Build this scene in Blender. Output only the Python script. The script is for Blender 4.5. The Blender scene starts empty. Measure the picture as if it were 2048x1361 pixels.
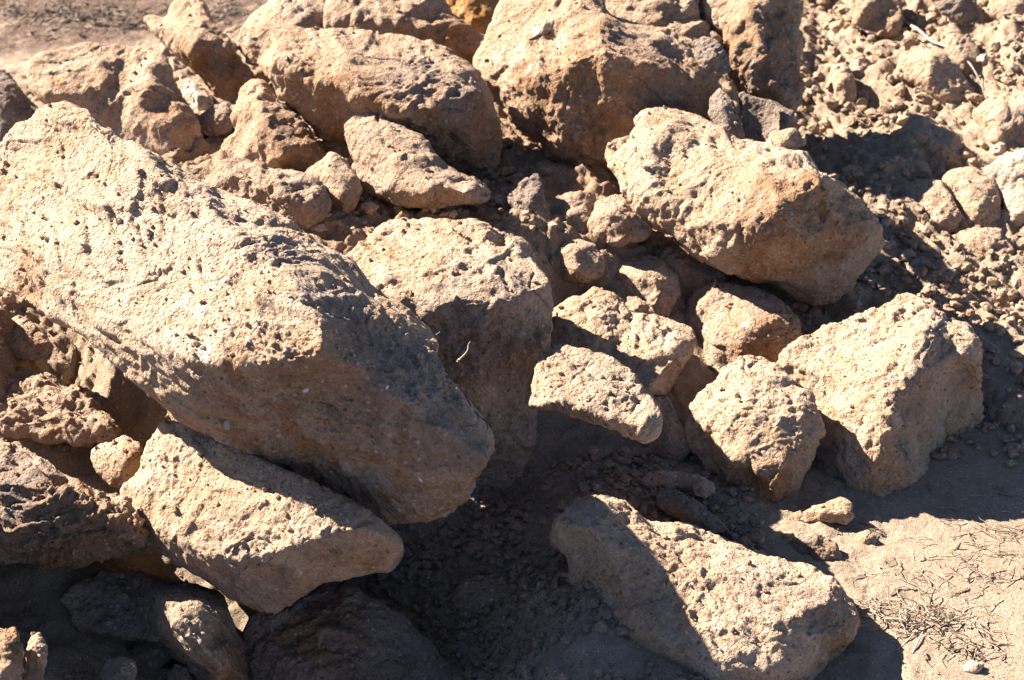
import bpy, bmesh, math, random
import numpy as np
from mathutils import Vector, Matrix
from mathutils.geometry import delaunay_2d_cdt

random.seed(7)
R = math.radians
S = bpy.context.scene
COL = S.collection

# ------------------------------------------------------------------ camera
CAM_H, PITCH, LENS = 2.0, 27.0, 70.0
FPX = LENS / 36.0 * 2048.0
cd = bpy.data.cameras.new("camera")
cam = bpy.data.objects.new("camera", cd); COL.objects.link(cam)
cam.location = (0, 0, CAM_H)
cam.rotation_euler = (R(90 - PITCH), 0, 0)
cd.lens = LENS; cd.sensor_width = 36; cd.clip_start = 0.05; cd.clip_end = 2000
cd.dof.use_dof = True; cd.dof.focus_distance = 3.50; cd.dof.aperture_fstop = 7.0
S.camera = cam

# ------------------------------------------------------------------ light
SUN_EL, SUN_BACK = 36.0, 29.0          # elevation; degrees behind the camera's left
L = Vector((-math.cos(R(SUN_EL)) * math.cos(R(SUN_BACK)), math.cos(R(SUN_EL)) * math.sin(R(SUN_BACK)), math.sin(R(SUN_EL))))
w = bpy.data.worlds.new("World"); S.world = w; w.use_nodes = True
nt = w.node_tree
sky = nt.nodes.new('ShaderNodeTexSky'); sky.sky_type = 'NISHITA'; sky.sun_disc = False
sky.sun_elevation = R(SUN_EL); sky.sun_rotation = math.atan2(L.x, L.y)
sky.air_density = 0.40; sky.dust_density = 0.1
nt.links.new(sky.outputs[0], nt.nodes['Background'].inputs[0])
nt.nodes['Background'].inputs[1].default_value = 0.05
sd = bpy.data.lights.new("sun", 'SUN'); sd.energy = 5.0; sd.angle = R(0.5); sd.color = (1.0, 0.88, 0.765)
sun = bpy.data.objects.new("sun", sd); COL.objects.link(sun)
sun.rotation_euler = L.to_track_quat('Z', 'Y').to_euler(); sun.location = L * 20
S.view_settings.view_transform = 'Standard'; S.view_settings.look = 'None'
S.view_settings.exposure = 2.38; S.view_settings.gamma = 1.0

# ------------------------------------------------------------------ numpy noise
_rng = np.random.RandomState(11)
PERM = np.concatenate([_rng.permutation(256)] * 3).astype(np.int32)
_g = _rng.normal(size=(256, 3)); GRAD = (_g / np.linalg.norm(_g, axis=1)[:, None]).astype(np.float32)
RND = _rng.rand(256, 3).astype(np.float32)

def perlin(p, seed=0):
    p = p.astype(np.float32)
    i = np.floor(p).astype(np.int32); f = p - i
    u = f * f * f * (f * (f * 6 - 15) + 10)
    out = 0
    for dx in (0, 1):
        wx = u[:, 0] if dx else 1 - u[:, 0]
        a = PERM[((i[:, 0] + dx + seed * 17) & 255)]
        for dy in (0, 1):
            wy = u[:, 1] if dy else 1 - u[:, 1]
            b = PERM[a + ((i[:, 1] + dy) & 255)]
            for dz in (0, 1):
                wz = u[:, 2] if dz else 1 - u[:, 2]
                c = PERM[b + ((i[:, 2] + dz) & 255)]
                g = GRAD[c]
                d = g[:, 0] * (f[:, 0] - dx) + g[:, 1] * (f[:, 1] - dy) + g[:, 2] * (f[:, 2] - dz)
                out = out + wx * wy * wz * d
    return out * 1.5

def fbm(p, octv=3, seed=0, gain=0.5, ridged=False):
    out = 0; a = 1.0
    for k in range(octv):
        n = perlin(p * (2.03 ** k) + 13.7 * k, seed + k)
        if ridged: n = 0.5 - 2 * np.abs(n)
        out = out + a * n; a *= gain
    return out

def worley(p, seed=0):
    """distance to nearest feature point and that cell's random number"""
    p = p.astype(np.float32)
    i = np.floor(p).astype(np.int32); f = p - i
    best = np.full(len(p), 9.0, np.float32); rid = np.zeros(len(p), np.float32); sec = best.copy()
    for dx in (-1, 0, 1):
        a = PERM[(i[:, 0] + dx + seed * 31) & 255]
        for dy in (-1, 0, 1):
            b = PERM[a + ((i[:, 1] + dy) & 255)]
            for dz in (-1, 0, 1):
                c = PERM[b + ((i[:, 2] + dz) & 255)]
                r = RND[c]
                d = (r[:, 0] + dx - f[:, 0]) ** 2 + (r[:, 1] + dy - f[:, 1]) ** 2 + (r[:, 2] + dz - f[:, 2]) ** 2
                m = d < best
                sec = np.where(m, best, np.minimum(sec, d))
                best = np.where(m, d, best); rid = np.where(m, r[:, 0] * 7.3 % 1.0, rid)
    return np.sqrt(best), np.sqrt(sec), rid

def chips(p, seed=0):
    """random tilted planes cell by cell: the conchoidal, ledgy look of broken stone"""
    p = p.astype(np.float32)
    i = np.floor(p).astype(np.int32); f = p - i
    best = np.full(len(p), 9.0, np.float32); sec = best.copy(); val = np.zeros(len(p), np.float32)
    for dx in (-1, 0, 1):
        a = PERM[(i[:, 0] + dx + seed * 31) & 255]
        for dy in (-1, 0, 1):
            b = PERM[a + ((i[:, 1] + dy) & 255)]
            for dz in (-1, 0, 1):
                c = PERM[b + ((i[:, 2] + dz) & 255)]
                r = RND[c]; g = GRAD[c]
                ex, ey, ez = f[:, 0] - r[:, 0] - dx, f[:, 1] - r[:, 1] - dy, f[:, 2] - r[:, 2] - dz
                d = ex * ex + ey * ey + ez * ez
                m = d < best
                sec = np.where(m, best, np.minimum(sec, d)); best = np.where(m, d, best)
                val = np.where(m, ex * g[:, 0] + ey * g[:, 1] + ez * g[:, 2] + (r[:, 1] - .5) * .5, val)
    edge = np.sqrt(sec) - np.sqrt(best)
    return val * (.35 + .65 * np.clip(edge / .10, 0, 1)), edge

def sstep(a, b, x):
    t = np.clip((x - a) / (b - a), 0, 1); return t * t * (3 - 2 * t)

# ------------------------------------------------------------------ pixel <-> world (places things on the pile at real depths)
cF = np.array([0, math.cos(R(PITCH)), -math.sin(R(PITCH))]); cU = np.array([0, math.sin(R(PITCH)), math.cos(R(PITCH))]); cR = np.array([1.0, 0, 0])
CP = np.array([0, 0, CAM_H])
def ray(px, py): return cF + cR * (px - 1024) / FPX + cU * (680.5 - py) / FPX
def unproj(px, py, d): return CP + ray(px, py) * d
def at_h(px, py, h):
    r = ray(px, py); return CP + r * ((h - CAM_H) / r[2])

# terrain anchors: pixel and height above the sand
ANCH = [(1900,1100,0),(1900,1361,0),(1750,1200,0),(2040,1000,0),(2300,1200,0),(2300,900,0.0),(1600,1361,-.01),(1750,1030,0.0),(1430,1080,.01),
 (900,1150,-.06),(720,1300,-.13),(950,1330,-.11),(1100,1250,-.01),(1150,1200,.045),(1170,1290,.045),(1130,1340,.03),(1080,1180,.01),(500,1361,-.14),(1220,960,.03),(1000,1000,-.05),(1450,1000,.02),(1400,880,.03),(300,1280,-.12),(60,1220,-.05),(20,1361,-.02),(-300,1361,.05),
 (-200,1000,.03),(100,1120,.02),(100,800,.07),(230,870,.06),(60,690,.15),(200,760,.12),(300,860,.05),(-250,700,.14),(0,600,.30),(300,600,.28),(500,700,.2),(700,800,.1),
 (1300,760,.08),(1400,760,.05),(1150,600,.14),(1200,500,.23),(1150,440,.275),(1060,470,.29),(1350,550,.17),(900,410,.30),(1000,430,.28),(650,480,.29),(500,430,.29),(750,420,.30),
 (1700,590,.11),(1850,560,.12),(2040,600,.11),(2040,700,.07),(2040,820,.02),(1560,640,.09),(1700,800,.04),(1900,480,.15),(1800,450,.17),(2040,480,.16),
 (1800,330,.24),(1800,200,.27),(1800,50,.36),(2040,50,.40),(2040,300,.25),(1620,250,.22),(1620,60,.30),(2300,300,.25),(2300,50,.45),(1500,60,.30),(1350,30,.40),(1350,300,.26),
 (1500,350,.22),(0,20,0),(250,50,0),(450,20,0),(150,0,0),(-300,50,0),(60,110,.02),(30,190,.12),(200,320,.24),(420,290,.25),(-200,300,.22),(600,260,.28),(1000,370,.27),(700,60,.22),(600,0,.05),(900,0,.25),(1100,150,.32)]
_ap = np.array([list(at_h(a, b, h)[:2]) + [h] for a, b, h in ANCH] +
               [[x, y, h] for x, y, h in [(-6,3,0),(-6,8,0),(-3,11,0),(0,12,0),(3,12,.3),(6,8,.3),(6,3,0),(0,0,0),(-4,0,0),(4,0,0),(0,9.0,.2),(2.2,8,.6)]])
_K = np.sqrt(((_ap[:, None, :2] - _ap[None, :, :2]) ** 2).sum(-1) + 0.03 ** 2)
_W = np.linalg.solve(_K + np.eye(len(_ap)) * -0.012, _ap[:, 2])
def Hs(x, y):
    """smooth terrain height"""
    x = np.atleast_1d(np.asarray(x, float)); y = np.atleast_1d(np.asarray(y, float))
    out = np.zeros(len(x))
    for k in range(len(_ap)):
        out += _W[k] * np.sqrt((x - _ap[k, 0]) ** 2 + (y - _ap[k, 1]) ** 2 + 0.03 ** 2)
    far = np.maximum(np.maximum(np.abs(x) - 3.2, 0), np.maximum(np.abs(y - 5.5) - 4.5, 0))
    return out * (1 - sstep(0, 3.0, far))
def ground_depth(px, py):
    d = np.linspace(2.4, 9.0, 1300); r = ray(px, py)
    P = CP + d[:, None] * r
    under = P[:, 2] < Hs(P[:, 0], P[:, 1])
    return d[np.argmax(under)] if under.any() else 8.0

# ------------------------------------------------------------------ materials
K = .62                                   # overall reflectance of this stone
def sc3(c): return (c[0] * K, c[1] * K * .925, c[2] * K * .92)
def N(t, typ, **kw):
    n = t.nodes.new(typ)
    for k, v in kw.items():
        if k.startswith('i_'):
            n.inputs[k[2:].replace('_', ' ')].default_value = v
        else: setattr(n, k, v)
    return n
def noise(t, vec, scale, detail=4, rough=.6, dist=0.0):
    n = N(t, 'ShaderNodeTexNoise'); n.inputs['Scale'].default_value = scale; n.inputs['Detail'].default_value = detail
    n.inputs['Roughness'].default_value = rough; n.inputs['Distortion'].default_value = dist
    t.links.new(vec, n.inputs['Vector']); return n.outputs['Fac']
def rng(t, v, a, b, lo=0.0, hi=1.0):
    n = N(t, 'ShaderNodeMapRange'); n.interpolation_type = 'SMOOTHSTEP'
    for k, x in (('From Min', a), ('From Max', b), ('To Min', lo), ('To Max', hi)): n.inputs[k].default_value = x
    t.links.new(v, n.inputs['Value']); return n.outputs['Result']
def mth(t, op, a, b=None):
    n = N(t, 'ShaderNodeMath', operation=op); 
    for k, x in enumerate((a, b)):
        if x is None: continue
        if isinstance(x, (int, float)): n.inputs[k].default_value = x
        else: t.links.new(x, n.inputs[k])
    return n.outputs[0]
def mix(t, fac, a, b, mode='MIX'):
    n = N(t, 'ShaderNodeMix', data_type='RGBA', blend_type=mode)
    for sock, x in ((n.inputs[0], fac), (n.inputs[6], a), (n.inputs[7], b)):
        if isinstance(x, (int, float)): sock.default_value = x
        elif isinstance(x, tuple): sock.default_value = (*x, 1)
        else: t.links.new(x, sock)
    return n.outputs[2]
def vor(t, vec, scale, feature='F1', rand=1.0):
    n = N(t, 'ShaderNodeTexVoronoi', feature=feature); n.inputs['Scale'].default_value = scale; n.inputs['Randomness'].default_value = rand
    t.links.new(vec, n.inputs['Vector']); return n

def rock_material(name, base, light, rust, grey, rust_amt=.35, grey_amt=.25, white_amt=.5, bump=1.0, stretch=(1, 1, 1), attr=True):
    base, light, rust, grey = map(sc3, (base, light, rust, grey))
    m = bpy.data.materials.new(name); m.use_nodes = True; t = m.node_tree
    bsdf = t.nodes['Principled BSDF']
    tc = N(t, 'ShaderNodeTexCoord'); mp = N(t, 'ShaderNodeMapping'); mp.inputs['Scale'].default_value = stretch
    t.links.new(tc.outputs['Object'], mp.inputs['Vector']); v = mp.outputs['Vector']
    big = noise(t, v, 4, 5, .65, .4); mid = noise(t, v, 22, 5, .7, .3); fine = noise(t, v, 110, 4, .7); grit = noise(t, v, 420, 2, .6)
    c = mix(t, rng(t, big, .38, .62), base, light)
    c = mix(t, rng(t, mid, .42, .70, 0, .55), c, light)
    if attr:
        at = N(t, 'ShaderNodeAttribute'); at.attribute_name = 'stain'
        sep = N(t, 'ShaderNodeSeparateColor'); t.links.new(at.outputs['Color'], sep.inputs[0])
        ar, ag, ab = sep.outputs[0], sep.outputs[1], sep.outputs[2]
    else: ar = ag = ab = 0.0
    n2 = noise(t, v, 13, 6, .72, .8)
    rf = rng(t, mth(t, 'ADD', n2, mth(t, 'MULTIPLY', ar, .15)), .62 - rust_amt * .25, .74 - rust_amt * .12)
    c = mix(t, mth(t, 'MULTIPLY', rf, .8), c, rust)
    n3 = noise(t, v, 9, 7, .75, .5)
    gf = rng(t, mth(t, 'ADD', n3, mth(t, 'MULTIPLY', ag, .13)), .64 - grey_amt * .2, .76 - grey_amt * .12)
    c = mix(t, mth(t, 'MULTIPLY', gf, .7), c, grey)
    if attr:      # earth staining and crust, strengthened to darken the shaded undersides
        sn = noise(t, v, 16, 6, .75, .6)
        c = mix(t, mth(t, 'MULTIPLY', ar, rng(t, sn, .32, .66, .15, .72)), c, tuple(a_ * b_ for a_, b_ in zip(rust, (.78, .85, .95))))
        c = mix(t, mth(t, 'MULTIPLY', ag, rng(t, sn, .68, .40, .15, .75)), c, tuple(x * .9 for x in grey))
    # shell fragments and pale grit
    vo = vor(t, v, 85); sepc = N(t, 'ShaderNodeSeparateColor'); t.links.new(vo.outputs['Color'], sepc.inputs[0])
    fl = mth(t, 'MULTIPLY', rng(t, vo.outputs['Distance'], .42, .30), rng(t, sepc.outputs[0], .80, .84))
    c = mix(t, mth(t, 'MULTIPLY', fl, white_amt * .6), c, (.60, .55, .47))
    fl2 = mth(t, 'MULTIPLY', rng(t, vo.outputs['Distance'], .36, .26), rng(t, sepc.outputs[1], .86, .9))
    c = mix(t, mth(t, 'MULTIPLY', fl2, .7), c, tuple(x * .42 for x in grey))
    wf = rng(t, mth(t, 'ADD', noise(t, v, 26, 6, .75, .3), mth(t, 'MULTIPLY', ab, .17)), .64, .76)
    c = mix(t, mth(t, 'MULTIPLY', wf, .75), c, (.60, .56, .49))
    c = mix(t, .55, c, rngcol(t, fine), 'MULTIPLY')
    c = mix(t, .5, c, rngcol(t, grit, .75, 1.25), 'MULTIPLY')
    t.links.new(c, bsdf.inputs['Base Color'])
    bsdf.inputs['Roughness'].default_value = .93
    bsdf.inputs['Specular IOR Level'].default_value = .25
    h = mth(t, 'ADD', mth(t, 'MULTIPLY', fine, 1.0), mth(t, 'MULTIPLY', grit, .35))
    pv = vor(t, v, 130); h = mth(t, 'ADD', h, mth(t, 'MULTIPLY', rng(t, pv.outputs['Distance'], .0, .5), .35))
    h = mth(t, 'ADD', h, mth(t, 'MULTIPLY', fl, .25))
    bp = N(t, 'ShaderNodeBump'); bp.inputs['Strength'].default_value = 1.0; bp.inputs['Distance'].default_value = .0075 * bump
    t.links.new(h, bp.inputs['Height']); t.links.new(bp.outputs[0], bsdf.inputs['Normal'])
    return m
def rngcol(t, v, lo=.62, hi=1.32):
    r = rng(t, v, .3, .7, lo, hi); n = N(t, 'ShaderNodeCombineColor')
    for k in range(3): t.links.new(r, n.inputs[k])
    return n.outputs[0]

M = {}
M['pale'] = rock_material('shelly_limestone', (.53, .385, .245), (.65, .515, .365), (.44, .25, .115), (.33, .285, .235), .2, .1)
M['boulder'] = rock_material('boulder_limestone', (.54, .395, .25), (.66, .53, .375), (.44, .25, .12), (.34, .295, .245), .15, .05, .55, 1.1)
M['warm'] = rock_material('rusty_limestone', (.49, .345, .215), (.57, .43, .29), (.41, .235, .11), (.29, .25, .21), .3, .1, .5)
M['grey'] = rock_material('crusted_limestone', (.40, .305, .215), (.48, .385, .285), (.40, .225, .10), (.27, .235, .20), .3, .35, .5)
M['orange'] = rock_material('ochre_rock', (.56, .33, .11), (.62, .42, .2), (.50, .22, .04), (.33, .22, .12), .6, .1, .2)
M['clod'] = rock_material('dry_soil_clod', (.49, .36, .24), (.58, .45, .32), (.44, .26, .13), (.33, .27, .21), .25, .1, .25, 1.1)
M['white'] = rock_material('white_limestone', (.60, .47, .34), (.72, .61, .48), (.50, .29, .12), (.36, .34, .31), .2, .3, .9)

def soil_material(name, a, b, c3, scale=1.0):
    m = bpy.data.materials.new(name); m.use_nodes = True; t = m.node_tree; bsdf = t.nodes['Principled BSDF']
    tc = N(t, 'ShaderNodeTexCoord'); v = tc.outputs['Object']
    at = N(t, 'ShaderNodeAttribute'); at.attribute_name = 'stain'
    sep = N(t, 'ShaderNodeSeparateColor'); t.links.new(at.outputs['Color'], sep.inputs[0])
    big = noise(t, v, 2.2, 6, .65); mid = noise(t, v, 26, 5, .7); fine = noise(t, v, 140, 4, .75); grit = noise(t, v, 520, 2, .6)
    c = mix(t, rng(t, mid, .35, .65), a, b)
    c = mix(t, mth(t, 'MULTIPLY', rng(t, big, .5, .7), .5), c, c3)
    c = mix(t, sep.outputs[0], c, (.26, .17, .105))                 # redder loose earth on the pile
    drk = mth(t, 'MULTIPLY', sep.outputs[1], rng(t, noise(t, v, 6, 9, .8, .6), .30, .56))
    c = mix(t, drk, c, (.098, .060, .044))                 # litter and dead scrub on the far flat; unseen foreground darkened against bounced light
    vo = vor(t, v, 210); sc = N(t, 'ShaderNodeSeparateColor'); t.links.new(vo.outputs['Color'], sc.inputs[0])
    fl = mth(t, 'MULTIPLY', rng(t, vo.outputs['Distance'], .40, .26), rng(t, sc.outputs[0], .86, .9))
    c = mix(t, mth(t, 'MULTIPLY', fl, .7), c, (.72, .66, .56))
    fl2 = mth(t, 'MULTIPLY', rng(t, vo.outputs['Distance'], .40, .28), rng(t, sc.outputs[1], .88, .92))
    c = mix(t, mth(t, 'MULTIPLY', fl2, .6), c, (.15, .12, .1))
    c = mix(t, .5, c, rngcol(t, fine), 'MULTIPLY'); c = mix(t, .5, c, rngcol(t, grit, .72, 1.28), 'MULTIPLY')
    t.links.new(c, bsdf.inputs['Base Color']); bsdf.inputs['Roughness'].default_value = .95; bsdf.inputs['Specular IOR Level'].default_value = .2
    h = mth(t, 'ADD', fine, mth(t, 'MULTIPLY', grit, .4)); h = mth(t, 'ADD', h, mth(t, 'MULTIPLY', fl, .5))
    bp = N(t, 'ShaderNodeBump'); bp.inputs['Distance'].default_value = .006
    t.links.new(h, bp.inputs['Height']); t.links.new(bp.outputs[0], bsdf.inputs['Normal'])
    return m
M['soil'] = soil_material('sandy_soil', (.275, .21, .148), (.32, .25, .182), (.24, .18, .125))
def plain(name, c1, c2, sc=60, rough=.85):
    m = bpy.data.materials.new(name); m.use_nodes = True; t = m.node_tree; b = t.nodes['Principled BSDF']
    tc = N(t, 'ShaderNodeTexCoord')
    t.links.new(mix(t, rng(t, noise(t, tc.outputs['Object'], sc, 4, .7), .35, .65), c1, c2), b.inputs['Base Color'])
    b.inputs['Roughness'].default_value = rough; return m
M['twig'] = plain('dead_twig', (.11, .078, .055), (.26, .195, .14))
M['straw'] = plain('bleached_straw', (.26, .20, .14), (.50, .41, .31))
M['dark_twig'] = plain('dark_rootlet', (.03, .025, .02), (.08, .06, .05))
M['wood'] = plain('weathered_wood', (.20, .17, .14), (.40, .36, .31), 45)
M['shell'] = plain('bleached_shell', (.45, .41, .36), (.62, .58, .53), 40, .6)
M['greyshell'] = plain('grey_shell', (.20, .18, .165), (.34, .31, .28), 40, .6)

# ------------------------------------------------------------------ mesh helpers
def tagit(o, label=None, cat=None, group=None, kind=None):
    if label: o['label'] = label
    if cat: o['category'] = cat
    if group: o['group'] = group
    if kind: o['kind'] = kind
    return o
def mesh_from(name, V, F, mat, smooth=True):
    me = bpy.data.meshes.new(name)
    V = np.asarray(V, np.float32)
    F = np.asarray(F, np.int32)
    me.vertices.add(len(V)); me.vertices.foreach_set('co', V.ravel())
    k = F.shape[1]
    me.loops.add(F.size); me.loops.foreach_set('vertex_index', F.ravel())
    me.polygons.add(len(F)); me.polygons.foreach_set('loop_start', np.arange(0, F.size, k, dtype=np.int32))
    me.update(calc_edges=True)
    me.polygons.foreach_set('use_smooth', np.full(len(F), smooth))
    me.materials.append(mat); return me
def link(name, me, loc=(0, 0, 0), parent=None):
    o = bpy.data.objects.new(name, me); COL.objects.link(o); o.location = loc
    if parent: o.parent = parent
    return o
def eval_mods(o, mods):
    """apply modifiers through the depsgraph, return a plain mesh"""
    for typ, kw in mods:
        md = o.modifiers.new(typ, typ)
        for k, v in kw.items(): setattr(md, k, v)
    dg = bpy.context.evaluated_depsgraph_get(); dg.update()
    ev = o.evaluated_get(dg)
    me = bpy.data.meshes.new_from_object(ev, depsgraph=dg)
    o.modifiers.clear(); return me
def coords(me):
    a = np.empty(len(me.vertices) * 3, np.float32); me.vertices.foreach_get('co', a); return a.reshape(-1, 3)
def normals(me):
    a = np.empty(len(me.vertices) * 3, np.float32); me.vertices.foreach_get('normal', a); return a.reshape(-1, 3)

GR = 1.010; MARKS = []; REPORT = []; ZS = 1.25
def rock(name, label, cat, mat, outline, inner=(), D=None, dz=0.0, T=None, sink=None, vox=.0034, rnd=1, amp=1.0, gritty=1.0,
         pits=.4, strata=None, ledge=0.0, chip=1.0, stain_shades=(), group=None, foot=None, seed=None, shrink=.72, lumps=0.0, back=None):
    seed = seed if seed is not None else (len(REPORT) * 7) % 97
    O = [(p[0], p[1], p[2] * ZS if len(p) > 2 else 0.0) for p in outline]; inner = [(p[0], p[1], p[2] * ZS) for p in inner]
    w0 = max(max(p[0] for p in O) - min(p[0] for p in O), max(p[1] for p in O) - min(p[1] for p in O))
    if w0 < 310:                                    # lean the near side of the smaller rocks up a little
        c0, c1 = sum(p[0] for p in O) / len(O), sum(p[1] for p in O) / len(O)
        O = [(p[0], p[1], p[2] + .20 * (p[0] - c0 + p[1] - c1)) for p in O]; inner = [(p[0], p[1], p[2] + .20 * (p[0] - c0 + p[1] - c1)) for p in inner]
        if foot is None: foot = max(O, key=lambda p: p[1]); foot = (foot[0], foot[1], foot[2] / ZS)
    if D is not None: D = D / (1 - (ZS - 1) / ZS * sum(p[2] for p in O + inner) / len(O + inner) / FPX)
    # signed area -> counter clockwise in (x, -y)
    A = sum(O[i][0] * -O[(i + 1) % len(O)][1] - O[(i + 1) % len(O)][0] * -O[i][1] for i in range(len(O)))
    if A < 0: O = O[::-1]
    pts = O + [tuple(p) for p in inner]
    n = len(O)
    res = delaunay_2d_cdt([Vector((p[0], -p[1])) for p in pts], [], [list(range(n))], 1, 1e-4)
    v2, tris, ov = res[0], res[2], res[3]
    zz = [pts[o[0]][2] if o else 0.0 for o in ov]
    P = [(v.x, -v.y, z) for v, z in zip(v2, zz)]
    ix = {}
    for k, o in enumerate(ov):
        for q in o: ix[q] = k
    xs = [p[0] for p in O]; ys = [p[1] for p in O]
    wpx, hpx = max(xs) - min(xs), max(ys) - min(ys)
    T = T or .5 * min(wpx, hpx) + .1 * max(wpx, hpx)
    cx, cy = sum(xs) / n, sum(ys) / n; cz = sum(p[2] for p in O) / n
    if D is None:
        f = foot or max(O, key=lambda p: p[1]); f = f if foot else (f[0], f[1], f[2] / ZS)
        gd = ground_depth(f[0], f[1])
        s = .012 if sink is None else sink
        D = (gd + s) / (1 - f[2] * ZS / FPX) + dz
    rings = []
    for sh, zf in ((.995, .28), (shrink, 1.0)):
        rings.append([(cx + (p[0] - cx) * sh, cy + (p[1] - cy) * sh, min(p[2] * .6 + cz * .4, p[2]) - T * zf * (back(p[0], p[1]) if back else 1)) for p in O])
    P = [(cx + (p[0] - cx) * GR, cy + (p[1] - cy) * GR, p[2]) for p in P]; rings = [[(cx + (p[0] - cx) * GR, cy + (p[1] - cy) * GR, p[2]) for p in g_] for g_ in rings]
    allp = P + rings[0] + rings[1] + [(cx, cy, cz - T * 1.12)]
    W = [unproj(p[0], p[1], D - p[2] * D / FPX) for p in allp]
    faces = [list(t) for t in tris]
    a0 = [ix[k] for k in range(n)]; a1 = [len(P) + k for k in range(n)]; a2 = [len(P) + n + k for k in range(n)]; c = len(allp) - 1
    for A_, B_ in ((a0, a1), (a1, a2)):
        for k in range(n):
            k2 = (k + 1) % n; faces.append([A_[k2], A_[k], B_[k]]); faces.append([A_[k2], B_[k], B_[k2]])
    for k in range(n): faces.append([a2[(k + 1) % n], a2[k], c])
    W = np.array(W)
    base = np.array([W[:, 0].mean(), W[:, 1].mean(), W[:, 2].min()])
    me = bpy.data.meshes.new('tmp'); me.from_pydata([tuple(q - base) for q in W], [], faces); me.update()
    o = link(name, me, tuple(base))
    size = max(wpx, hpx) * D / FPX
    v4 = min(vox * 2, size / 22)
    lv = 1
    mods = [('REMESH', dict(mode='VOXEL', voxel_size=v4))]
    rnd = [0, 1, 2, 2, 8, 14, 14][min(rnd, 6)]
    if rnd: mods.append(('SMOOTH', dict(factor=.5, iterations=rnd)))
    mods.append(('SUBSURF', dict(levels=lv, render_levels=lv)))
    m2 = eval_mods(o, mods)
    o.data = m2; m2.name = name; bpy.data.meshes.remove(me)
    co = coords(m2); nr = normals(m2)
    so = np.array([seed * 3.1, seed * 1.7, seed * .9])
    wc = co + so
    q = wc.copy()
    if strata is not None:
        ax = np.array(strata, float); ax /= np.linalg.norm(ax)
        q = q + np.outer(q @ ax, ax) * .9     # squeeze features along the bedding normal
    warp = np.stack([perlin(q * 5 + k * 9.1, seed + k) for k in range(3)], 1)
    qq = q + warp * .05
    st = np.zeros((len(co), 4), np.float32); st[:, 3] = 1
    wn = perlin(wc * 9, seed + 21) * .35 + perlin(wc * 22, seed + 22) * .2
    for (sx, sy, sz, r, ch, val) in stain_shades:
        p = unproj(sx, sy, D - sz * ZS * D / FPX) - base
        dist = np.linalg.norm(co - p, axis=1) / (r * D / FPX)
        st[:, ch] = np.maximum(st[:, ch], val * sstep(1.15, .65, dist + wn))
    rough = 1 + .9 * np.maximum(st[:, 0], st[:, 1])
    d = size * .017 * amp * fbm(qq * (2.4 / size), 3, seed)
    d += .0060 * amp * min(1, size / .35) * fbm(qq * 11, 3, seed + 5, .5, ridged=True) + .005 * amp * min(1, size / .35) * fbm(wc * 9, 2, seed + 6)
    mask = sstep(-.25, .35, perlin(wc * 6, seed + 9))
    if chip:
        cv, ce = chips(q * (3.6 / size) + warp * .35, seed + 40); d += size * .021 * chip * cv
        cv, ce = chips(q * (8.5 / size) + warp * .5, seed + 41); d += size * .015 * chip * cv * (.4 + mask)
        cv, ce = chips(q * 34 + warp * .9, seed + 42); d += .0022 * min(1, size / .3) * chip * cv * (.3 + mask) * rough
    d += .0050 * np.maximum(rough - 1, 0) * min(1, size / .5) * fbm(qq * 19, 3, seed + 33, .6, ridged=True)
    if ledge:
        ax = np.array(strata if strata is not None else (.2, .1, 1.0), float); ax /= np.linalg.norm(ax)
        tt = (wc @ ax) * 26 + perlin(wc * 3.5, seed + 50) * 1.6 + perlin(wc * 14, seed + 51) * .35; fr = tt - np.floor(tt)
        d += ledge * .008 * (fr - .5) * sstep(0, .14, 1 - fr) * sstep(-.1, .3, perlin(wc * 4 + 5, seed + 52))
    g = gritty * min(1, .45 + size / .8)
    d += .0021 * g * fbm(qq * 42, 3, seed + 12, .6) * (.35 + mask) * rough
    cr = np.abs(perlin(wc * (2.6 / size) + warp * .5, seed + 61)) * size / 2.6
    d -= .006 * min(1, size / .3) * (1 - sstep(0, .0045, cr)) * sstep(.0, .3, perlin(wc * 5, seed + 62))      # cracks
    sc = perlin(q * 19 + warp * 3.5, seed + 63); d -= .0020 * g * rough * sstep(.30, .42, sc)                    # spalled flakes with a step at their edge
    if lumps:
        a, b_, r_ = worley(wc * 16 + warp * .8, seed + 4)
        d += lumps * .016 * (.6 - a)
        a, b_, r_ = worley(wc * 38 + warp * 1.2, seed + 5)
        d += lumps * .007 * (.6 - a)
    pits = pits * .42
    if pits and len(co) > 3000:
        a, b_, r_ = worley(qq * 34, seed + 2)
        pm = sstep(.45, .20, a) * (r_ > .86) * mask
        d -= pits * .0065 * g * pm * sstep(.0, .5, perlin(wc * 4.3, seed + 30))
        a, b_, r_ = worley(qq * 75, seed + 3)
        d -= pits * .0022 * g * sstep(.40, .15, a) * (r_ > .93)
        d += pits * .003 * g * sstep(.42, .2, a) * (r_ < .14)
    co = co + nr * d[:, None]
    m2.vertices.foreach_set('co', co.astype(np.float32).ravel())
    at = m2.attributes.new('stain', 'FLOAT_COLOR', 'POINT'); at.data.foreach_set('color', st.ravel())
    m2.materials.clear(); m2.materials.append(M[mat])
    m2.polygons.foreach_set('use_smooth', np.full(len(m2.polygons), True)); m2.update()
    tagit(o, label, cat, group)
    REPORT.append((name, round(D, 3), len(co)))
    o['_D'] = D; MARKS.append((label, cx, cy, (wpx + hpx) / 4))
    return o

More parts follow.
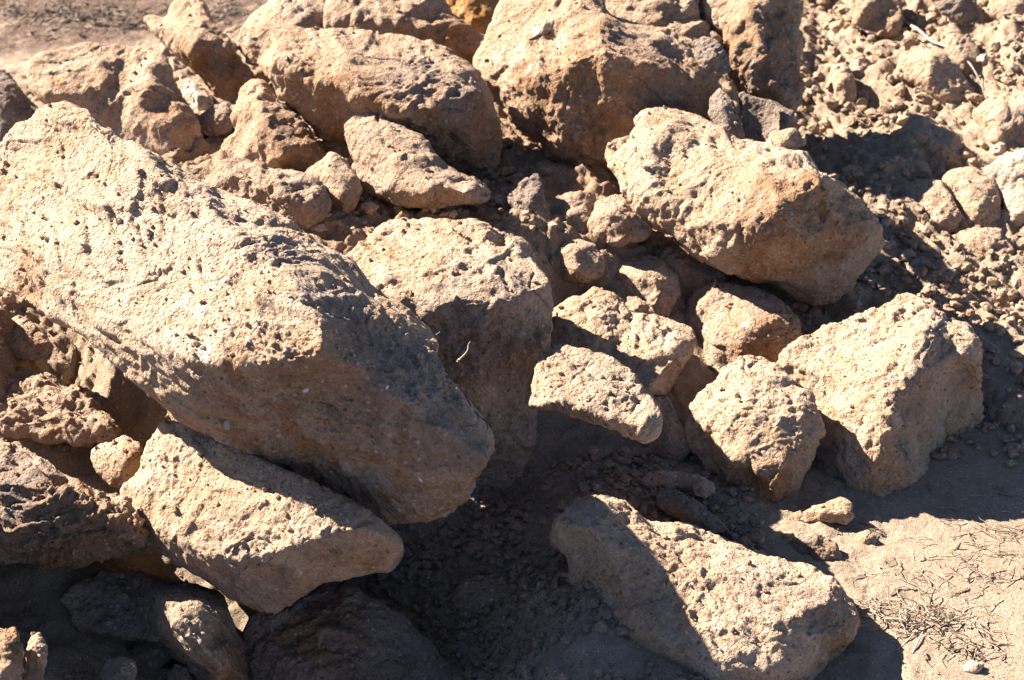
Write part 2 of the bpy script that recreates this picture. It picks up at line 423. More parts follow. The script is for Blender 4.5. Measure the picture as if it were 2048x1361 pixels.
# ------------------------------------------------------------------ the rocks: outline and ridges (pixel, pixel, relief towards the viewer), each at its own depth on the pile
BO, SL, RK, ST = 'boulder', 'rock_slab', 'rock', 'stone'
main = rock(BO, 'largest shell-studded boulder leaning over the dark hollow in the foreground', 'boulder', 'boulder',
 [(150,208,-35),(185,215,-15),(250,270,30),(330,325,60),(400,365,85),(470,400,110),(560,440,150),(620,480,155),(700,530,165),(740,575,180),(800,610,190),(850,650,210),(874,690,230),(866,720,260),(900,770,280),(950,820,300),(986,875,320),(975,915,370),(935,960,340),(920,995,310),(870,1022,280),(770,1032,230),(700,1005,210),(600,940,225),(520,905,235),(440,870,240),(360,830,245),(290,775,235),(220,715,205),(165,665,180),(100,630,120),(40,600,60),(0,580,30),(-70,520,-60),(-90,420,-120),(-40,330,-110),(0,290,-90),(50,250,-75),(110,212,-50)],
 [(180,240,30),(300,320,110),(420,420,205),(500,500,275),(570,555,340),(610,595,378),(640,640,412),(640,700,436),(540,730,410),(430,725,365),(330,700,305),(250,650,250),(170,590,190),(110,560,150),(95,500,115),(40,480,60),(30,540,50),(70,590,75),(200,440,140),(350,550,250),(480,620,345),(740,740,378),(860,850,375),(930,880,360),(760,900,340),(620,860,330),(500,820,310),(400,790,300),(760,640,285),(850,760,320),(690,600,305),(530,520,300),(350,390,150),(225,290,62),(850,960,330)],
 D=3.62, T=420, back=lambda x, y: .4 + .6 * min(1, max(0, (x - 60) / 450)), vox=.0028, rnd=2, amp=.7, gritty=1.0, pits=.8, seed=3, strata=(.5,.2,.8), ledge=.7, chip=.3,
 stain_shades=[(600,850,330,230,0,.8),(830,940,320,170,0,.8),(480,800,330,90,0,.7),(700,620,330,110,1,1),(820,720,330,130,1,1),(560,500,260,80,1,.9),(400,380,150,70,1,.7),(900,860,370,90,1,.8),(450,640,320,120,2,.5),(430,560,260,36,2,.9),(405,640,300,26,2,1.0),(440,590,290,26,2,.8),(560,640,370,80,2,.4),(60,560,80,70,0,1)])
rock(BO, 'tall block with a pitted sunlit top and dark front standing behind the largest boulder', 'boulder', 'pale',
 [(690,520,0),(720,480,-30),(760,455,-60),(800,443,-75),(850,450,-70),(900,447,-75),(950,446,-70),(1000,470,-40),(1045,495,0),(1080,530,50),(1102,560,90),(1107,600,100),(1100,660,90),(1090,720,75),(1080,780,50),(1062,840,30),(1058,900,10),(1040,960,0),(1000,988,0),(950,985,0),(900,960,10),(850,900,10),(780,800,10),(700,700,10),(660,600,10)],
 [(790,598,150),(870,612,165),(950,608,175),(1020,600,165),(1080,572,125),(950,800,100),(1010,900,50),(1040,700,110),(860,760,110),(900,540,110),(780,540,90),(1000,530,100),(880,490,20)],
 T=170, D=3.90, rnd=2, gritty=1.4, pits=1.0, amp=.7, seed=8,
 stain_shades=[(820,540,90,90,0,.5),(720,500,20,90,0,.8),(960,560,130,110,1,.8),(900,700,150,120,1,.9),(1000,720,140,120,1,.9),(1000,880,60,120,1,.8),(950,660,150,50,0,.5),(1060,760,80,40,0,.6)])
rock(SL, 'pale wedge-shaped slab pinned under the largest boulder', 'rock', 'pale',
 [(330,848,0),(350,840,5),(380,850,20),(420,870,45),(470,895,80),(540,930,120),(620,965,160),(700,1005,190),(760,1045,200),(800,1078,195),(806,1100,185),(780,1132,160),(730,1145,140),(680,1158,125),(640,1165,115),(600,1190,100),(560,1213,90),(520,1216,85),(460,1200,75),(420,1170,70),(380,1140,65),(330,1110,50),(300,1080,35),(280,1050,20),(265,1020,5),(245,985,-10),(265,950,-15),(290,910,-12),(310,880,-8)],
 [(330,1010,75),(400,960,90),(330,1060,95),(400,1105,140),(480,1120,180),(560,1100,210),(640,1070,235),(730,1055,235),(500,1000,150),(620,1010,195),(600,1140,190),(480,1165,135),(700,1110,205),(760,1080,222)],
 T=320, dz=-.29, chip=.5, rnd=3, pits=.35, gritty=1.2, seed=14, amp=.8, vox=.003,
 stain_shades=[(500,1160,130,110,1,.7),(640,1090,220,60,1,.5),(720,1120,190,60,0,.6),(420,960,80,80,2,.4),(600,1010,180,60,2,.3)])
rock(BO, 'long low boulder half in shade at the bottom with its blunt end on the sand', 'boulder', 'pale',
 [(1110,1045,-40),(1150,1010,-90),(1190,997,-110),(1240,1005,-110),(1275,1038,-90),(1300,1050,-90),(1370,1045,-110),(1430,1065,-100),(1500,1100,-70),(1560,1130,-40),(1620,1135,-30),(1665,1155,-5),(1700,1200,30),(1716,1240,50),(1705,1282,60),(1670,1320,60),(1645,1361,60),(1620,1430,50),(1400,1450,60),(1060,1430,40),(1005,1361,-60),(1045,1305,-75),(1082,1255,-85),(1112,1210,-90),(1145,1175,-90),(1135,1120,-80),(1098,1085,-75)],
 [(1200,1060,0),(1300,1120,30),(1400,1180,70),(1480,1235,120),(1560,1245,140),(1630,1215,110),(1660,1190,60),(1540,1180,40),(1450,1110,-30),(1330,1280,120),(1420,1350,150),(1560,1340,150),(1200,1300,10),(1250,1200,45),(1140,1330,-30),(1640,1290,120),(1500,1150,10),(1600,1170,20)],
 T=260, D=3.40, rnd=3, pits=.8, gritty=1.1, chip=.6, seed=19, amp=.6,
 stain_shades=[(1380,1100,0,130,2,.45),(1560,1180,60,110,1,.8),(1480,1140,20,80,2,.3),(1660,1290,90,70,0,.9),(1640,1230,100,60,1,.7)])
rock(BO, 'big tilted rock with bright left side and rust brown underside, right of centre', 'boulder', 'pale',
 [(1207,300,0),(1212,285,0),(1250,272,-10),(1266,264,-10),(1270,243,-20),(1290,225,-25),(1330,218,-25),(1380,225,-10),(1420,248,10),(1470,275,40),(1530,290,70),(1600,300,100),(1640,330,120),(1680,360,125),(1720,400,120),(1750,440,115),(1767,482,105),(1755,500,100),(1720,530,85),(1690,570,70),(1650,605,60),(1610,606,60),(1580,592,65),(1540,570,90),(1520,577,110),(1480,557,130),(1430,535,135),(1390,505,130),(1350,475,118),(1310,450,105),(1280,420,90),(1250,385,65),(1225,345,30),(1210,320,10)],
 [(1320,270,40),(1280,320,60),(1330,400,120),(1400,440,160),(1450,510,175),(1490,455,215),(1560,410,230),(1640,355,190),(1420,330,110),(1520,350,160),(1620,480,205),(1560,540,160),(1690,470,170),(1540,470,225),(1390,300,55)],
 rnd=3, pits=.7, gritty=1.2, seed=23, T=95, dz=-.06, chip=.7, vox=.0038,
 stain_shades=[(1600,470,200,130,0,1),(1520,530,160,80,0,1),(1680,450,160,80,0,.8),(1480,420,200,60,1,.5),(1420,350,120,50,2,.5),(1450,530,150,40,2,.5)])
rock(BO, 'great brown-faced boulder with a hollowed bright shoulder, top centre', 'boulder', 'warm',
 [(1020,-40,-70),(1000,20,-40),(975,70,-20),(950,115,0),(944,135,5),(975,165,30),(1003,200,50),(1030,240,55),(1050,268,55),(1085,290,60),(1090,330,50),(1110,370,40),(1150,385,40),(1240,385,50),(1330,380,50),(1430,300,50),(1435,200,70),(1425,150,75),(1400,95,50),(1340,65,40),(1260,45,50),(1215,25,60),(1200,-40,20)],
 [(1050,180,110),(1085,145,135),(1150,118,160),(1212,100,185),(1200,60,140),(1050,90,60),(1010,120,50),(1100,40,50),(1105,75,45),(1120,100,95),(1140,40,80),(1290,130,180),(1380,165,150),(1300,90,120),(1120,260,140),(1200,300,130),(1300,260,150),(1070,220,110),(1380,240,120)],
 rnd=2, pits=.5, seed=29, T=120, dz=.16, chip=.7, vox=.004, gritty=1.1,
 stain_shades=[(1200,280,130,210,0,.9),(1330,230,130,130,0,.6),(1050,110,80,140,2,.5),(1120,50,60,90,2,.4),(1350,200,140,80,1,.6),(1300,100,120,80,1,.7),(1240,340,80,100,1,.7)])
rock(BO, 'long rounded boulder with scalloped brown underside, top left of centre', 'boulder', 'warm',
 [(490,95,0),(500,72,-10),(540,55,-20),(600,48,-30),(640,48,-30),(720,58,-20),(780,72,-10),(850,90,0),(900,110,20),(940,140,40),(965,165,50),(985,200,50),(1000,250,45),(999,300,40),(990,342,40),(950,348,45),(900,335,50),(850,315,55),(770,285,50),(700,280,40),(650,272,40),(610,238,40),(570,200,35),(540,160,25),(510,130,10)],
 [(560,130,80),(620,165,115),(680,170,135),(740,195,160),(800,225,175),(870,215,175),(950,190,120),(600,100,40),(700,110,70),(820,140,90),(900,165,120),(720,240,110),(850,270,125),(940,280,110),(640,215,90)],
 rnd=3, seed=33, T=100, chip=.6, vox=.004, pits=.5,
 stain_shades=[(650,100,40,180,2,.4),(820,160,110,100,1,.9),(900,180,140,80,1,.8),(620,210,90,90,0,.9),(720,240,110,120,0,.9),(850,275,120,110,0,.9),(950,280,100,90,0,.8)])
rock(SL, 'triangular grey-tan slab sloping into the rubble below the long rounded boulder', 'rock', 'clod',
 [(690,250,0),(705,228,-5),(735,218,-10),(760,230,0),(800,255,15),(840,275,30),(858,300,40),(890,330,50),(920,350,55),(950,368,60),(985,388,60),(960,405,60),(900,412,60),(850,410,60),(780,405,45),(730,388,30),(712,350,15),(700,300,5)],
 [(740,290,45),(800,320,85),(880,370,125),(940,388,115),(780,380,95),(840,395,115)], rnd=2, seed=37, dz=-.10, T=90, pits=.3, vox=.004, stain_shades=[(800,330,60,150,1,.5)])
rock(BO, 'bright faceted boulder with a grey pebbled right side at the edge of the sand', 'boulder', 'pale',
 [(1560,720,0),(1590,690,-10),(1640,660,-20),(1700,635,-20),(1740,615,-20),(1790,592,-20),(1830,587,-10),(1870,605,20),(1895,635,50),(1930,640,60),(1955,680,75),(1962,730,80),(1955,790,10),(1967,850,-30),(1940,880,-30),(1900,910,0),(1870,928,45),(1830,965,135),(1790,1000,140),(1760,1006,140),(1690,995,110),(1640,1005,90),(1605,1000,70),(1585,960,50),(1590,880,30),(1580,800,10)],
 [(1680,760,90),(1760,700,80),(1860,665,90),(1835,740,145),(1790,800,180),(1780,870,195),(1745,930,185),(1700,880,155),(1760,985,160),(1900,720,80),(1880,820,48),(1850,900,70),(1630,850,75),(1660,940,105)],
 rnd=2, seed=41, T=120, dz=.015, gritty=1.5, pits=1.0, amp=.8, ledge=.6,
 stain_shades=[(1700,720,90,160,2,.5),(1870,780,180,100,1,.9),(1890,680,110,60,1,.6),(1850,880,180,70,1,.7),(1800,850,220,80,0,.3),(1660,950,120,70,1,.8),(1800,940,190,80,0,.6)])
rock(RK, 'upright pale stone with brown base wedged in front of the bright faceted boulder', 'rock', 'pale',
 [(1480,720,-10),(1520,715,-10),(1545,725,0),(1575,755,25),(1600,775,45),(1620,790,60),(1636,830,80),(1641,870,85),(1620,920,85),(1600,970,80),(1585,1000,75),(1565,1027,70),(1530,1032,70),(1500,1010,65),(1470,980,55),(1430,950,40),(1400,920,25),(1380,900,15),(1368,870,0),(1370,830,-10),(1385,800,-15),(1420,770,-15),(1440,745,-12)],
 [(1480,790,50),(1430,860,60),(1540,800,75),(1600,830,95),(1608,880,110),(1570,935,120),(1500,930,110),(1500,860,95),(1450,920,90),(1550,980,120)],
 rnd=2, seed=44, T=110, dz=.05, gritty=1.2, pits=1.0, vox=.003, stain_shades=[(1550,990,110,70,0,1),(1480,960,100,50,0,.6),(1480,800,60,70,2,.5),(1600,900,120,50,0,.5)])
rock(RK, 'smooth rounded stone between the big tilted rock and the upright pale stone', 'rock', 'clod',
 [(1375,600,-10),(1400,575,-15),(1440,568,-15),(1500,572,-5),(1540,582,10),(1575,610,25),(1598,645,35),(1600,675,40),(1590,705,40),(1560,730,40),(1520,738,45),(1470,745,45),(1432,762,35),(1405,700,10),(1378,660,-5),(1366,630,-10)],
 [(1430,620,35),(1480,650,75),(1540,640,65),(1490,700,85),(1430,690,50),(1550,690,70)], rnd=5, seed=47, T=110, pits=.3, gritty=.7, vox=.003, stain_shades=[(1440,620,40,90,2,.4),(1530,700,70,80,0,.9)])
rock(SL, 'broad slab with a hollowed face and overhanging right edge, centre right', 'rock', 'pale',
 [(1110,620,-90),(1165,590,-100),(1190,575,-105),(1230,590,-90),(1262,625,-60),(1300,630,-55),(1350,640,-45),(1385,655,-30),(1393,680,-10),(1375,715,10),(1355,752,25),(1332,787,40),(1300,797,50),(1255,805,45),(1190,795,30),(1110,765,0),(1075,715,-30)],
 [(1200,650,-20),(1290,680,5),(1350,680,5),(1270,720,40),(1300,770,80),(1345,720,50),(1180,700,10),(1240,690,-5)],
 foot=(1300,797,50), dz=-.10, sink=.0, rnd=2, seed=51, T=75, pits=.6, gritty=1.2, vox=.003, stain_shades=[(1300,700,10,80,2,.4),(1350,750,40,40,0,.8)])
rock(SL, 'thin grey-speckled plate of rock jutting out over the shadowed hollow', 'rock', 'pale',
 [(1072,735,-40),(1090,695,-70),(1130,690,-75),(1200,705,-60),(1260,742,-30),(1300,790,0),(1318,822,15),(1314,868,35),(1290,884,40),(1240,868,35),(1180,840,20),(1120,822,10),(1062,812,5)],
 [(1150,750,-10),(1220,790,20),(1290,850,55),(1240,845,55),(1120,800,30),(1180,820,45)],
 foot=(1290,876,40), dz=-.39, sink=.0, rnd=1, seed=53, T=60, shrink=.85, pits=.7, gritty=1.3, vox=.0028, stain_shades=[(1180,770,0,130,1,.6),(1250,830,40,60,2,.3)])
rock(RK, 'rough grey lump supporting the right end of the thin jutting plate', 'rock', 'grey',
 [(1300,800),(1340,793),(1352,830,10),(1375,860,15),(1382,900,20),(1350,932,20),(1310,915,20),(1285,880,10)], [(1335,860,40),(1340,900,40)], seed=55, lumps=.5)
# ---- stones between
rock(RK, 'knobbly cream stone in the middle of the rubble behind the hollowed slab', 'stone', 'pale',
 [(1208,560),(1213,530,-5),(1240,508,-10),(1280,503,-10),(1320,520),(1356,550,10),(1362,590,15),(1345,612,20),(1338,636,25),(1305,635,30),(1275,612,25),(1230,592,15)], [(1260,550,35),(1310,565,50),(1320,600,50)], seed=57, rnd=2, lumps=.5, vox=.003, dz=-.03)
rock(RK, 'rounded stone with shaded right half, left of the knobbly cream stone', 'stone', 'clod',
 [(1090,505),(1118,481,-5),(1160,479),(1190,488,5),(1213,520,10),(1206,550,15),(1170,566,20),(1130,562,15),(1100,540,5)], [(1130,510,30),(1150,505,38),(1155,540,42)], seed=59, dz=-.07, vox=.003)
rock(RK, 'rounded pebble-like lump lying on the back edge of the hollowed slab', 'stone', 'clod', [(1165,600),(1170,580,-5),(1195,572,-5),(1225,582),(1232,600,10),(1215,618,10),(1180,618,10)], [(1195,595,18)], seed=60, dz=-.03)
rock(RK, 'small crumbly stone at the foot of the knobbly cream stone', 'stone', 'clod', [(1248,610),(1255,592),(1275,592),(1300,605,5),(1310,625,10),(1290,632,10),(1258,630,8)], [(1278,612,20)], seed=61, dz=-.1, lumps=.6)
rock(RK, 'reddish crumbling lump of earth against the brown-faced boulder', 'clod', 'clod', [(1175,440),(1192,402),(1235,388),(1270,408,5),(1300,440,10),(1290,470,15),(1240,490,18),(1195,480,10)], [(1235,430,40)], seed=63, lumps=1, dz=-.07, stain_shades=[(1240,430,30,60,0,.35)])
rock(RK, 'ruddy earth bank under the lower left edge of the big tilted rock', 'clod', 'clod', [(1265,475),(1300,458),(1350,478),(1400,515),(1445,555,10),(1440,590,10),(1385,590,15),(1375,618,20),(1340,580,15),(1290,520,5)], [(1340,510,30),(1400,560,35)], seed=65, lumps=1, T=60, stain_shades=[(1340,520,20,140,0,.5)])
rock(RK, 'broad reddish mound of packed earth behind the two rounded stones', 'clod', 'clod', [(1085,420),(1130,385),(1180,385),(1200,420),(1225,470,10),(1210,500,10),(1150,500,10),(1100,480,5)], [(1150,430,30)], seed=66, lumps=1.1, T=50, stain_shades=[(1140,430,20,100,0,.4)])
rock(RK, 'pointed grey stone standing in the gap below the brown-faced boulder', 'stone', 'grey', [(1008,398),(1040,366),(1075,347,5),(1085,362,8),(1092,400,10),(1102,440,15),(1095,465,15),(1060,462,15),(1035,430,10)], [(1060,400,30),(1085,440,25)], seed=67, stain_shades=[(1060,400,20,90,1,1)])
# ---- upper left group
rock(SL, 'slanted slab with a jagged bright tip leaning at the upper left', 'rock', 'warm',
 [(280,35,0),(300,25,-5),(332,36,0),(345,8,-5),(362,-15,-5),(395,-15,10),(415,20,30),(440,65,40),(470,105,45),(500,145,40),(506,165,35),(482,200,30),(465,226,25),(440,200,30),(410,165,35),(380,140,35),(340,100,30),(310,70,20),(290,50,10)],
 [(350,60,45),(400,75,85),(378,112,75),(430,85,80),(450,150,65),(310,55,22)], seed=71, T=55, rnd=1, vox=.0045, stain_shades=[(320,70,30,40,2,.4),(450,140,60,60,0,.9),(400,120,70,60,0,.8)])
rock(BO, 'flat-topped tan boulder at the far left edge of the pile', 'boulder', 'pale',
 [(60,135,0),(75,115,-15),(120,100,-30),(180,90,-40),(250,92,-40),(300,95,-35),(332,110,-20),(345,150,0),(362,185,15),(382,230,35),(400,260,45),(406,290,50),(390,312,55),(340,320,60),(290,322,60),(240,305,50),(170,262,30),(120,225,20),(75,198,15),(58,165,5)],
 [(110,150,15),(200,130,0),(300,140,20),(100,190,42),(160,190,45),(210,165,35),(240,180,30),(300,170,45),(280,230,75),(350,250,80),(340,295,90),(230,240,50)], seed=73, T=90, chip=.35, rnd=3, vox=.0045, pits=.4,
 stain_shades=[(150,120,0,130,0,.4),(120,180,30,60,2,.5),(330,210,60,70,0,.7),(350,280,80,60,0,.4)])
rock(RK, 'shaded grey-blue rock cut off by the left edge above the largest boulder', 'rock', 'grey', [(-60,130),(0,138,0),(30,165,10),(58,200,15),(88,222,15),(70,250,20),(40,268,20),(0,292,20),(-60,292,10)], [(0,190,55),(40,230,40),(30,190,30)], seed=75, vox=.0045, stain_shades=[(0,200,40,120,1,1)])
rock(RK, 'small bright white block tucked below the slanted slab', 'stone', 'white', [(358,152),(385,160,5),(428,196,15),(422,215,20),(395,233,20),(375,212,10),(360,180)], [(395,195,30)], seed=77, rnd=0, vox=.0045, dz=-.02, stain_shades=[(390,190,20,60,2,1)])
rock(RK, 'dark crumbly stone under the small white block', 'stone', 'grey', [(388,240),(425,212),(455,205,5),(472,238,8),(460,265,10),(430,277,12),(400,270,10)], [(430,235,25)], seed=78, dz=-.05, vox=.0045)
rock(RK, 'ridged brown rock with knobby left edge below the slanted slab', 'rock', 'warm',
 [(500,162,0),(520,157,0),(545,185,15),(572,212,25),(602,242,30),(630,280,35),(647,312,35),(642,340,35),(610,354,35),(570,347,35),(520,337,30),(470,322,20),(443,300,5),(452,280,0),(480,266,0),(470,240,-5),(472,210,-5),(480,180,-5)],
 [(518,180,35),(525,220,65),(500,280,45),(545,270,85),(560,320,85),(600,300,75),(490,310,40)], seed=79, T=90, vox=.004, rnd=2, lumps=.3, stain_shades=[(590,290,60,70,0,.9),(540,270,80,40,1,.6)])
rock(RK, 'low grey-brown hump just behind the ridge of the largest boulder', 'rock', 'clod',
 [(370,330,0),(430,320,-10),(480,322,-10),(540,335),(600,350,5),(650,370,10),(664,400,15),(650,435,20),(610,458,25),(560,455,20),(480,420,10),(400,375,5)], [(480,350,30),(560,380,50),(610,410,50)], seed=81, vox=.0035, lumps=.4, dz=-.05, stain_shades=[(600,400,40,80,1,.6)])
rock(RK, 'tan angular stone between the low hump and the triangular slab', 'stone', 'clod', [(608,350),(640,322,-5),(662,303,-5),(688,320),(710,350,10),(724,382,12),(715,412,15),(690,432,15),(652,446,15),(640,400,5)], [(655,350,30),(680,390,42)], seed=83, vox=.0038)
rock(RK, 'little knobs of earth stacked on the tan angular stone', 'clod', 'clod', [(645,290),(655,270),(680,272),(700,292,5),(705,315,5),(680,318,8),(655,310,5)], [(675,292,20)], seed=84, lumps=1, dz=-.04)
rock(RK, 'rounded mottled boulder behind the long one, at the top left', 'boulder', 'pale', [(475,90),(482,55),(505,30,-5),(535,8,-10),(560,-30,-15),(640,-30,-10),(655,20,10),(640,60,20),(600,100,25),(540,130,20),(495,130,10)], [(540,50,35),(600,40,45),(560,80,50)], D=5.0, seed=85, vox=.005, stain_shades=[(600,20,30,60,1,.6),(520,90,30,50,0,.5)])
rock(RK, 'crumbling tan ridge of rock along the top, behind the long rounded boulder', 'rock', 'clod', [(640,25),(665,-5,-5),(700,-30,-10),(860,-30,-10),(885,5),(930,58,10),(970,76,15),(962,100,15),(948,130,15),(900,130,20),(800,95,25),(700,70,20),(640,62,10)], [(700,30,30),(800,45,50),(880,75,45),(930,100,40)], D=4.95, seed=86, vox=.005, lumps=1, stain_shades=[(900,90,40,80,0,1)])
rock(RK, 'ochre orange rock peeping over the top edge', 'rock', 'orange', [(845,-40),(1020,-40),(1005,10,5),(978,68,15),(965,80,15),(925,70,12),(885,25,5)], [(935,0,30),(945,40,35)], D=5.35, seed=87, vox=.006, stain_shades=[(920,10,30,60,0,.5)])
# ---- upper right group
rock(BO, 'tall dark brown upright rock at the top right of centre', 'boulder', 'warm',
 [(1395,-40,-10),(1384,20,-5),(1408,50,0),(1430,72,0),(1452,110,5),(1458,150,10),(1485,185,20),(1540,222,25),(1590,228,25),(1602,190,20),(1602,100,15),(1606,50,10),(1595,-40,0)],
 [(1425,0,35),(1440,40,50),(1470,60,75),(1470,110,70),(1500,20,75),(1530,100,90),(1560,180,70),(1500,160,70)], seed=89, T=60, D=4.74, vox=.0045, lumps=.5, gritty=1.5, stain_shades=[(1520,100,80,120,0,.8),(1560,150,60,80,1,.6),(1410,20,20,50,2,.6)])
rock(RK, 'rubbly dirt-crusted ledge between the two top boulders', 'rock', 'clod', [(1215,20),(1230,-30),(1390,-30),(1400,40,5),(1440,85,10),(1430,130,20),(1380,120,25),(1300,80,20),(1240,50,10)], [(1300,20,30),(1370,70,40)], D=4.75, seed=90, lumps=1, vox=.005)
rock(RK, 'dark rounded lump at the foot of the tall upright rock, upper', 'stone', 'grey', [(1385,85),(1410,72),(1435,80,5),(1456,112,8),(1460,142,10),(1440,152,10),(1400,135,8)], [(1425,110,25)], seed=91, D=4.45, vox=.0045, stain_shades=[(1420,110,20,60,1,1)])
rock(RK, 'narrow dark stone standing behind the big tilted rock', 'stone', 'grey', [(1420,195),(1440,177),(1465,200,5),(1477,232,10),(1489,272,12),(1470,285,12),(1435,270,10),(1418,230,5)], [(1445,215,22),(1455,255,25)], seed=92, vox=.0045, D=4.42, stain_shades=[(1450,240,20,70,1,1)])
rock(RK, 'shadowed scoop-shaped rock below the tall upright rock', 'rock', 'grey', [(1475,185),(1540,200,10),(1588,222,15),(1592,262,20),(1550,290,22),(1490,282,15)], [(1530,235,-5),(1575,240,35)], seed=93, vox=.0045, D=4.52, stain_shades=[(1530,240,0,90,1,.9)])
rock(RK, 'lumpy earth on the upper right shoulder of the big tilted rock', 'clod', 'clod', [(1530,292),(1548,268),(1590,258),(1612,270,5),(1608,290,8),(1580,305,12),(1545,305,10)], [(1575,280,22)], seed=94, lumps=1, vox=.004, D=4.28)
rock(RK, 'flat-faced pale stone among the rubble at the right', 'stone', 'pale', [(1795,402,-15),(1808,372,-20),(1840,355,-20),(1882,360,-10),(1905,400,8),(1921,432,15),(1912,465,20),(1862,476,22),(1812,462,10),(1797,432,-5)], [(1850,400,15),(1895,440,38),(1850,455,35),(1820,420,8)], seed=95, rnd=1, vox=.004)
rock(RK, 'crusted stone touching the flat-faced pale one on its right', 'stone', 'pale', [(1883,362),(1900,340,-5),(1950,337,0),(1990,362,10),(2004,395,15),(1995,440,20),(1972,458,20),(1935,452,18),(1908,412,10)], [(1930,375,30),(1960,420,45)], seed=96, vox=.004, lumps=.4)
rock(RK, 'two-toned rock, bright on its left and grey on its right, at the right edge', 'rock', 'pale', [(1944,228,0),(1970,205,-5),(2010,187,-10),(2080,178,10),(2080,292,20),(2010,302,20),(1982,296,15),(1962,262,8)], [(1990,240,35),(2008,215,38),(2000,275,42),(2040,240,40)], seed=97, rnd=1, vox=.005, stain_shades=[(2045,240,40,50,1,1)])
rock(RK, 'angular stone with a shaded grey-brown face on the rubble slope', 'stone', 'pale', [(1790,150),(1803,112,-5),(1840,95,-5),(1882,104,5),(1920,130,12),(1937,170,15),(1930,202,18),(1902,214,20),(1862,200,18),(1830,178,10)], [(1825,130,18),(1868,110,32),(1855,160,42),(1890,190,35)], seed=98, rnd=0, vox=.005)
rock(RK, 'finger-shaped brown stone next to the pale weathered stick', 'stone', 'clod', [(1888,105),(1893,62),(1906,42),(1932,72,5),(1960,100,8),(1972,130,10),(1966,162,12),(1930,155,12),(1900,128,8)], [(1915,85,22),(1930,120,28)], seed=99, vox=.005)
rock(BO, 'bright cream boulder cut by the right edge', 'boulder', 'white', [(1962,345),(2000,312,-5),(2090,285,0),(2090,470,20),(2015,455,15),(2003,400,10)], [(2040,350,30),(2050,420,40)], seed=100, vox=.005)
rock(RK, 'blocky rock with a shaded side under the crusted stone', 'rock', 'clod', [(1900,475),(1950,455,-5),(2000,458,5),(2030,500,12),(2015,545,18),(1960,540,18),(1920,510,10)], [(1955,480,25),(1990,510,35)], seed=101, vox=.004, lumps=.3)
rock(RK, 'eroded earth ridge falling to the right on the rubble slope', 'clod', 'clod', [(1780,262),(1830,230,-5),(1880,250),(1920,288,8),(1950,325,12),(1935,345,15),(1880,338,15),(1830,312,12),(1785,292,8)], [(1840,265,28),(1890,300,40)], seed=102, lumps=1, vox=.0045, T=50)
rock(RK, 'dark hollowed rock at the top of the rubble slope', 'rock', 'warm', [(1700,-30),(1790,-30,5),(1805,30,10),(1800,75,12),(1750,75,15),(1710,55,10)], [(1730,15,30),(1760,35,12),(1785,50,25)], seed=103, vox=.0055, lumps=.5)
rock(RK, 'wedge of grey rock in shade near the top right corner', 'rock', 'grey', [(1845,-30),(1930,-30,5),(1965,30,10),(1970,70,12),(1925,50,12),(1880,25,10)], [(1915,5,20)], seed=104, vox=.0055, stain_shades=[(1910,10,20,90,1,1)])
rock(RK, 'pale lumps of rock in the top right corner', 'rock', 'pale', [(1975,-30),(2080,-30),(2080,60,12),(2020,60,15),(1985,30,10)], [(2030,10,25)], seed=105, vox=.0055, lumps=.6)
rock(RK, 'bright bent lump of rock on the upper slope beside the tall upright rock', 'stone', 'pale', [(1655,160),(1665,132,-5),(1690,128),(1710,150,5),(1712,190,8),(1695,208,10),(1665,200,8)], [(1685,160,22)], seed=106, vox=.0045, lumps=.4)
rock(RK, 'small pale stone with shaded right side above the flat-faced stone', 'stone', 'white', [(1683,340),(1700,330,-3),(1722,335,5),(1728,362,8),(1710,378,10),(1690,365,5)], [(1710,348,14)], seed=107, vox=.004)
rock(RK, 'shadowed stone at the right edge behind the bright faceted boulder', 'rock', 'grey', [(1950,745),(1985,758),(2080,800,5),(2080,880,10),(1990,870,10),(1955,830,8)], [(2000,810,25)], seed=108, stain_shades=[(2000,810,20,120,1,1)])
rock(RK, 'stone half out of the frame at the right edge, lit on top', 'stone', 'pale', [(2008,755),(2030,742),(2080,735),(2080,790,8),(2030,785,8)], [(2040,765,15)], seed=109)
# ---- left and bottom
rock(RK, 'broad crusted rock entering from the left edge, rusty below and dusty on top', 'rock', 'grey',
 [(-60,900,-40),(0,888,-50),(50,900,-45),(100,930,-25),(150,965,0),(200,990,15),(250,1010,30),(280,1035,40),(293,1075,45),(285,1100,45),(240,1106,45),(190,1116,45),(110,1132,45),(60,1120,40),(0,1127,40),(-60,1125,30)],
 [(0,960,50),(80,975,75),(150,1000,85),(220,1020,90),(270,1055,80),(100,1080,80),(20,1060,75),(200,1085,75)], D=3.47, T=320, vox=.0028, seed=111, gritty=1.7, pits=1.2, rnd=1, strata=(0,.1,1), ledge=1.5,
 stain_shades=[(120,1090,70,150,0,1),(50,1000,70,80,1,.9),(220,1060,80,70,0,.8),(60,920,0,80,1,.5)])
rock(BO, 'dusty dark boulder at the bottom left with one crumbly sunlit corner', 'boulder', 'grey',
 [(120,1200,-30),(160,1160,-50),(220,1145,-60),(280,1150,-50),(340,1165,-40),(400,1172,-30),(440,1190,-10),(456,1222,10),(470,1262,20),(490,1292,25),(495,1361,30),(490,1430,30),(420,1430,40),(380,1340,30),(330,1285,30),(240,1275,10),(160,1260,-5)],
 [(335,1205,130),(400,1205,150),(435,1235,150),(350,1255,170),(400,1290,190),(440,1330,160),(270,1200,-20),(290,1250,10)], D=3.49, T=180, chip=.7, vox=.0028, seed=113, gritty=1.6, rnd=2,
 stain_shades=[(440,1320,80,90,0,.8),(390,1220,50,60,2,.3),(250,1200,0,120,1,.8)])
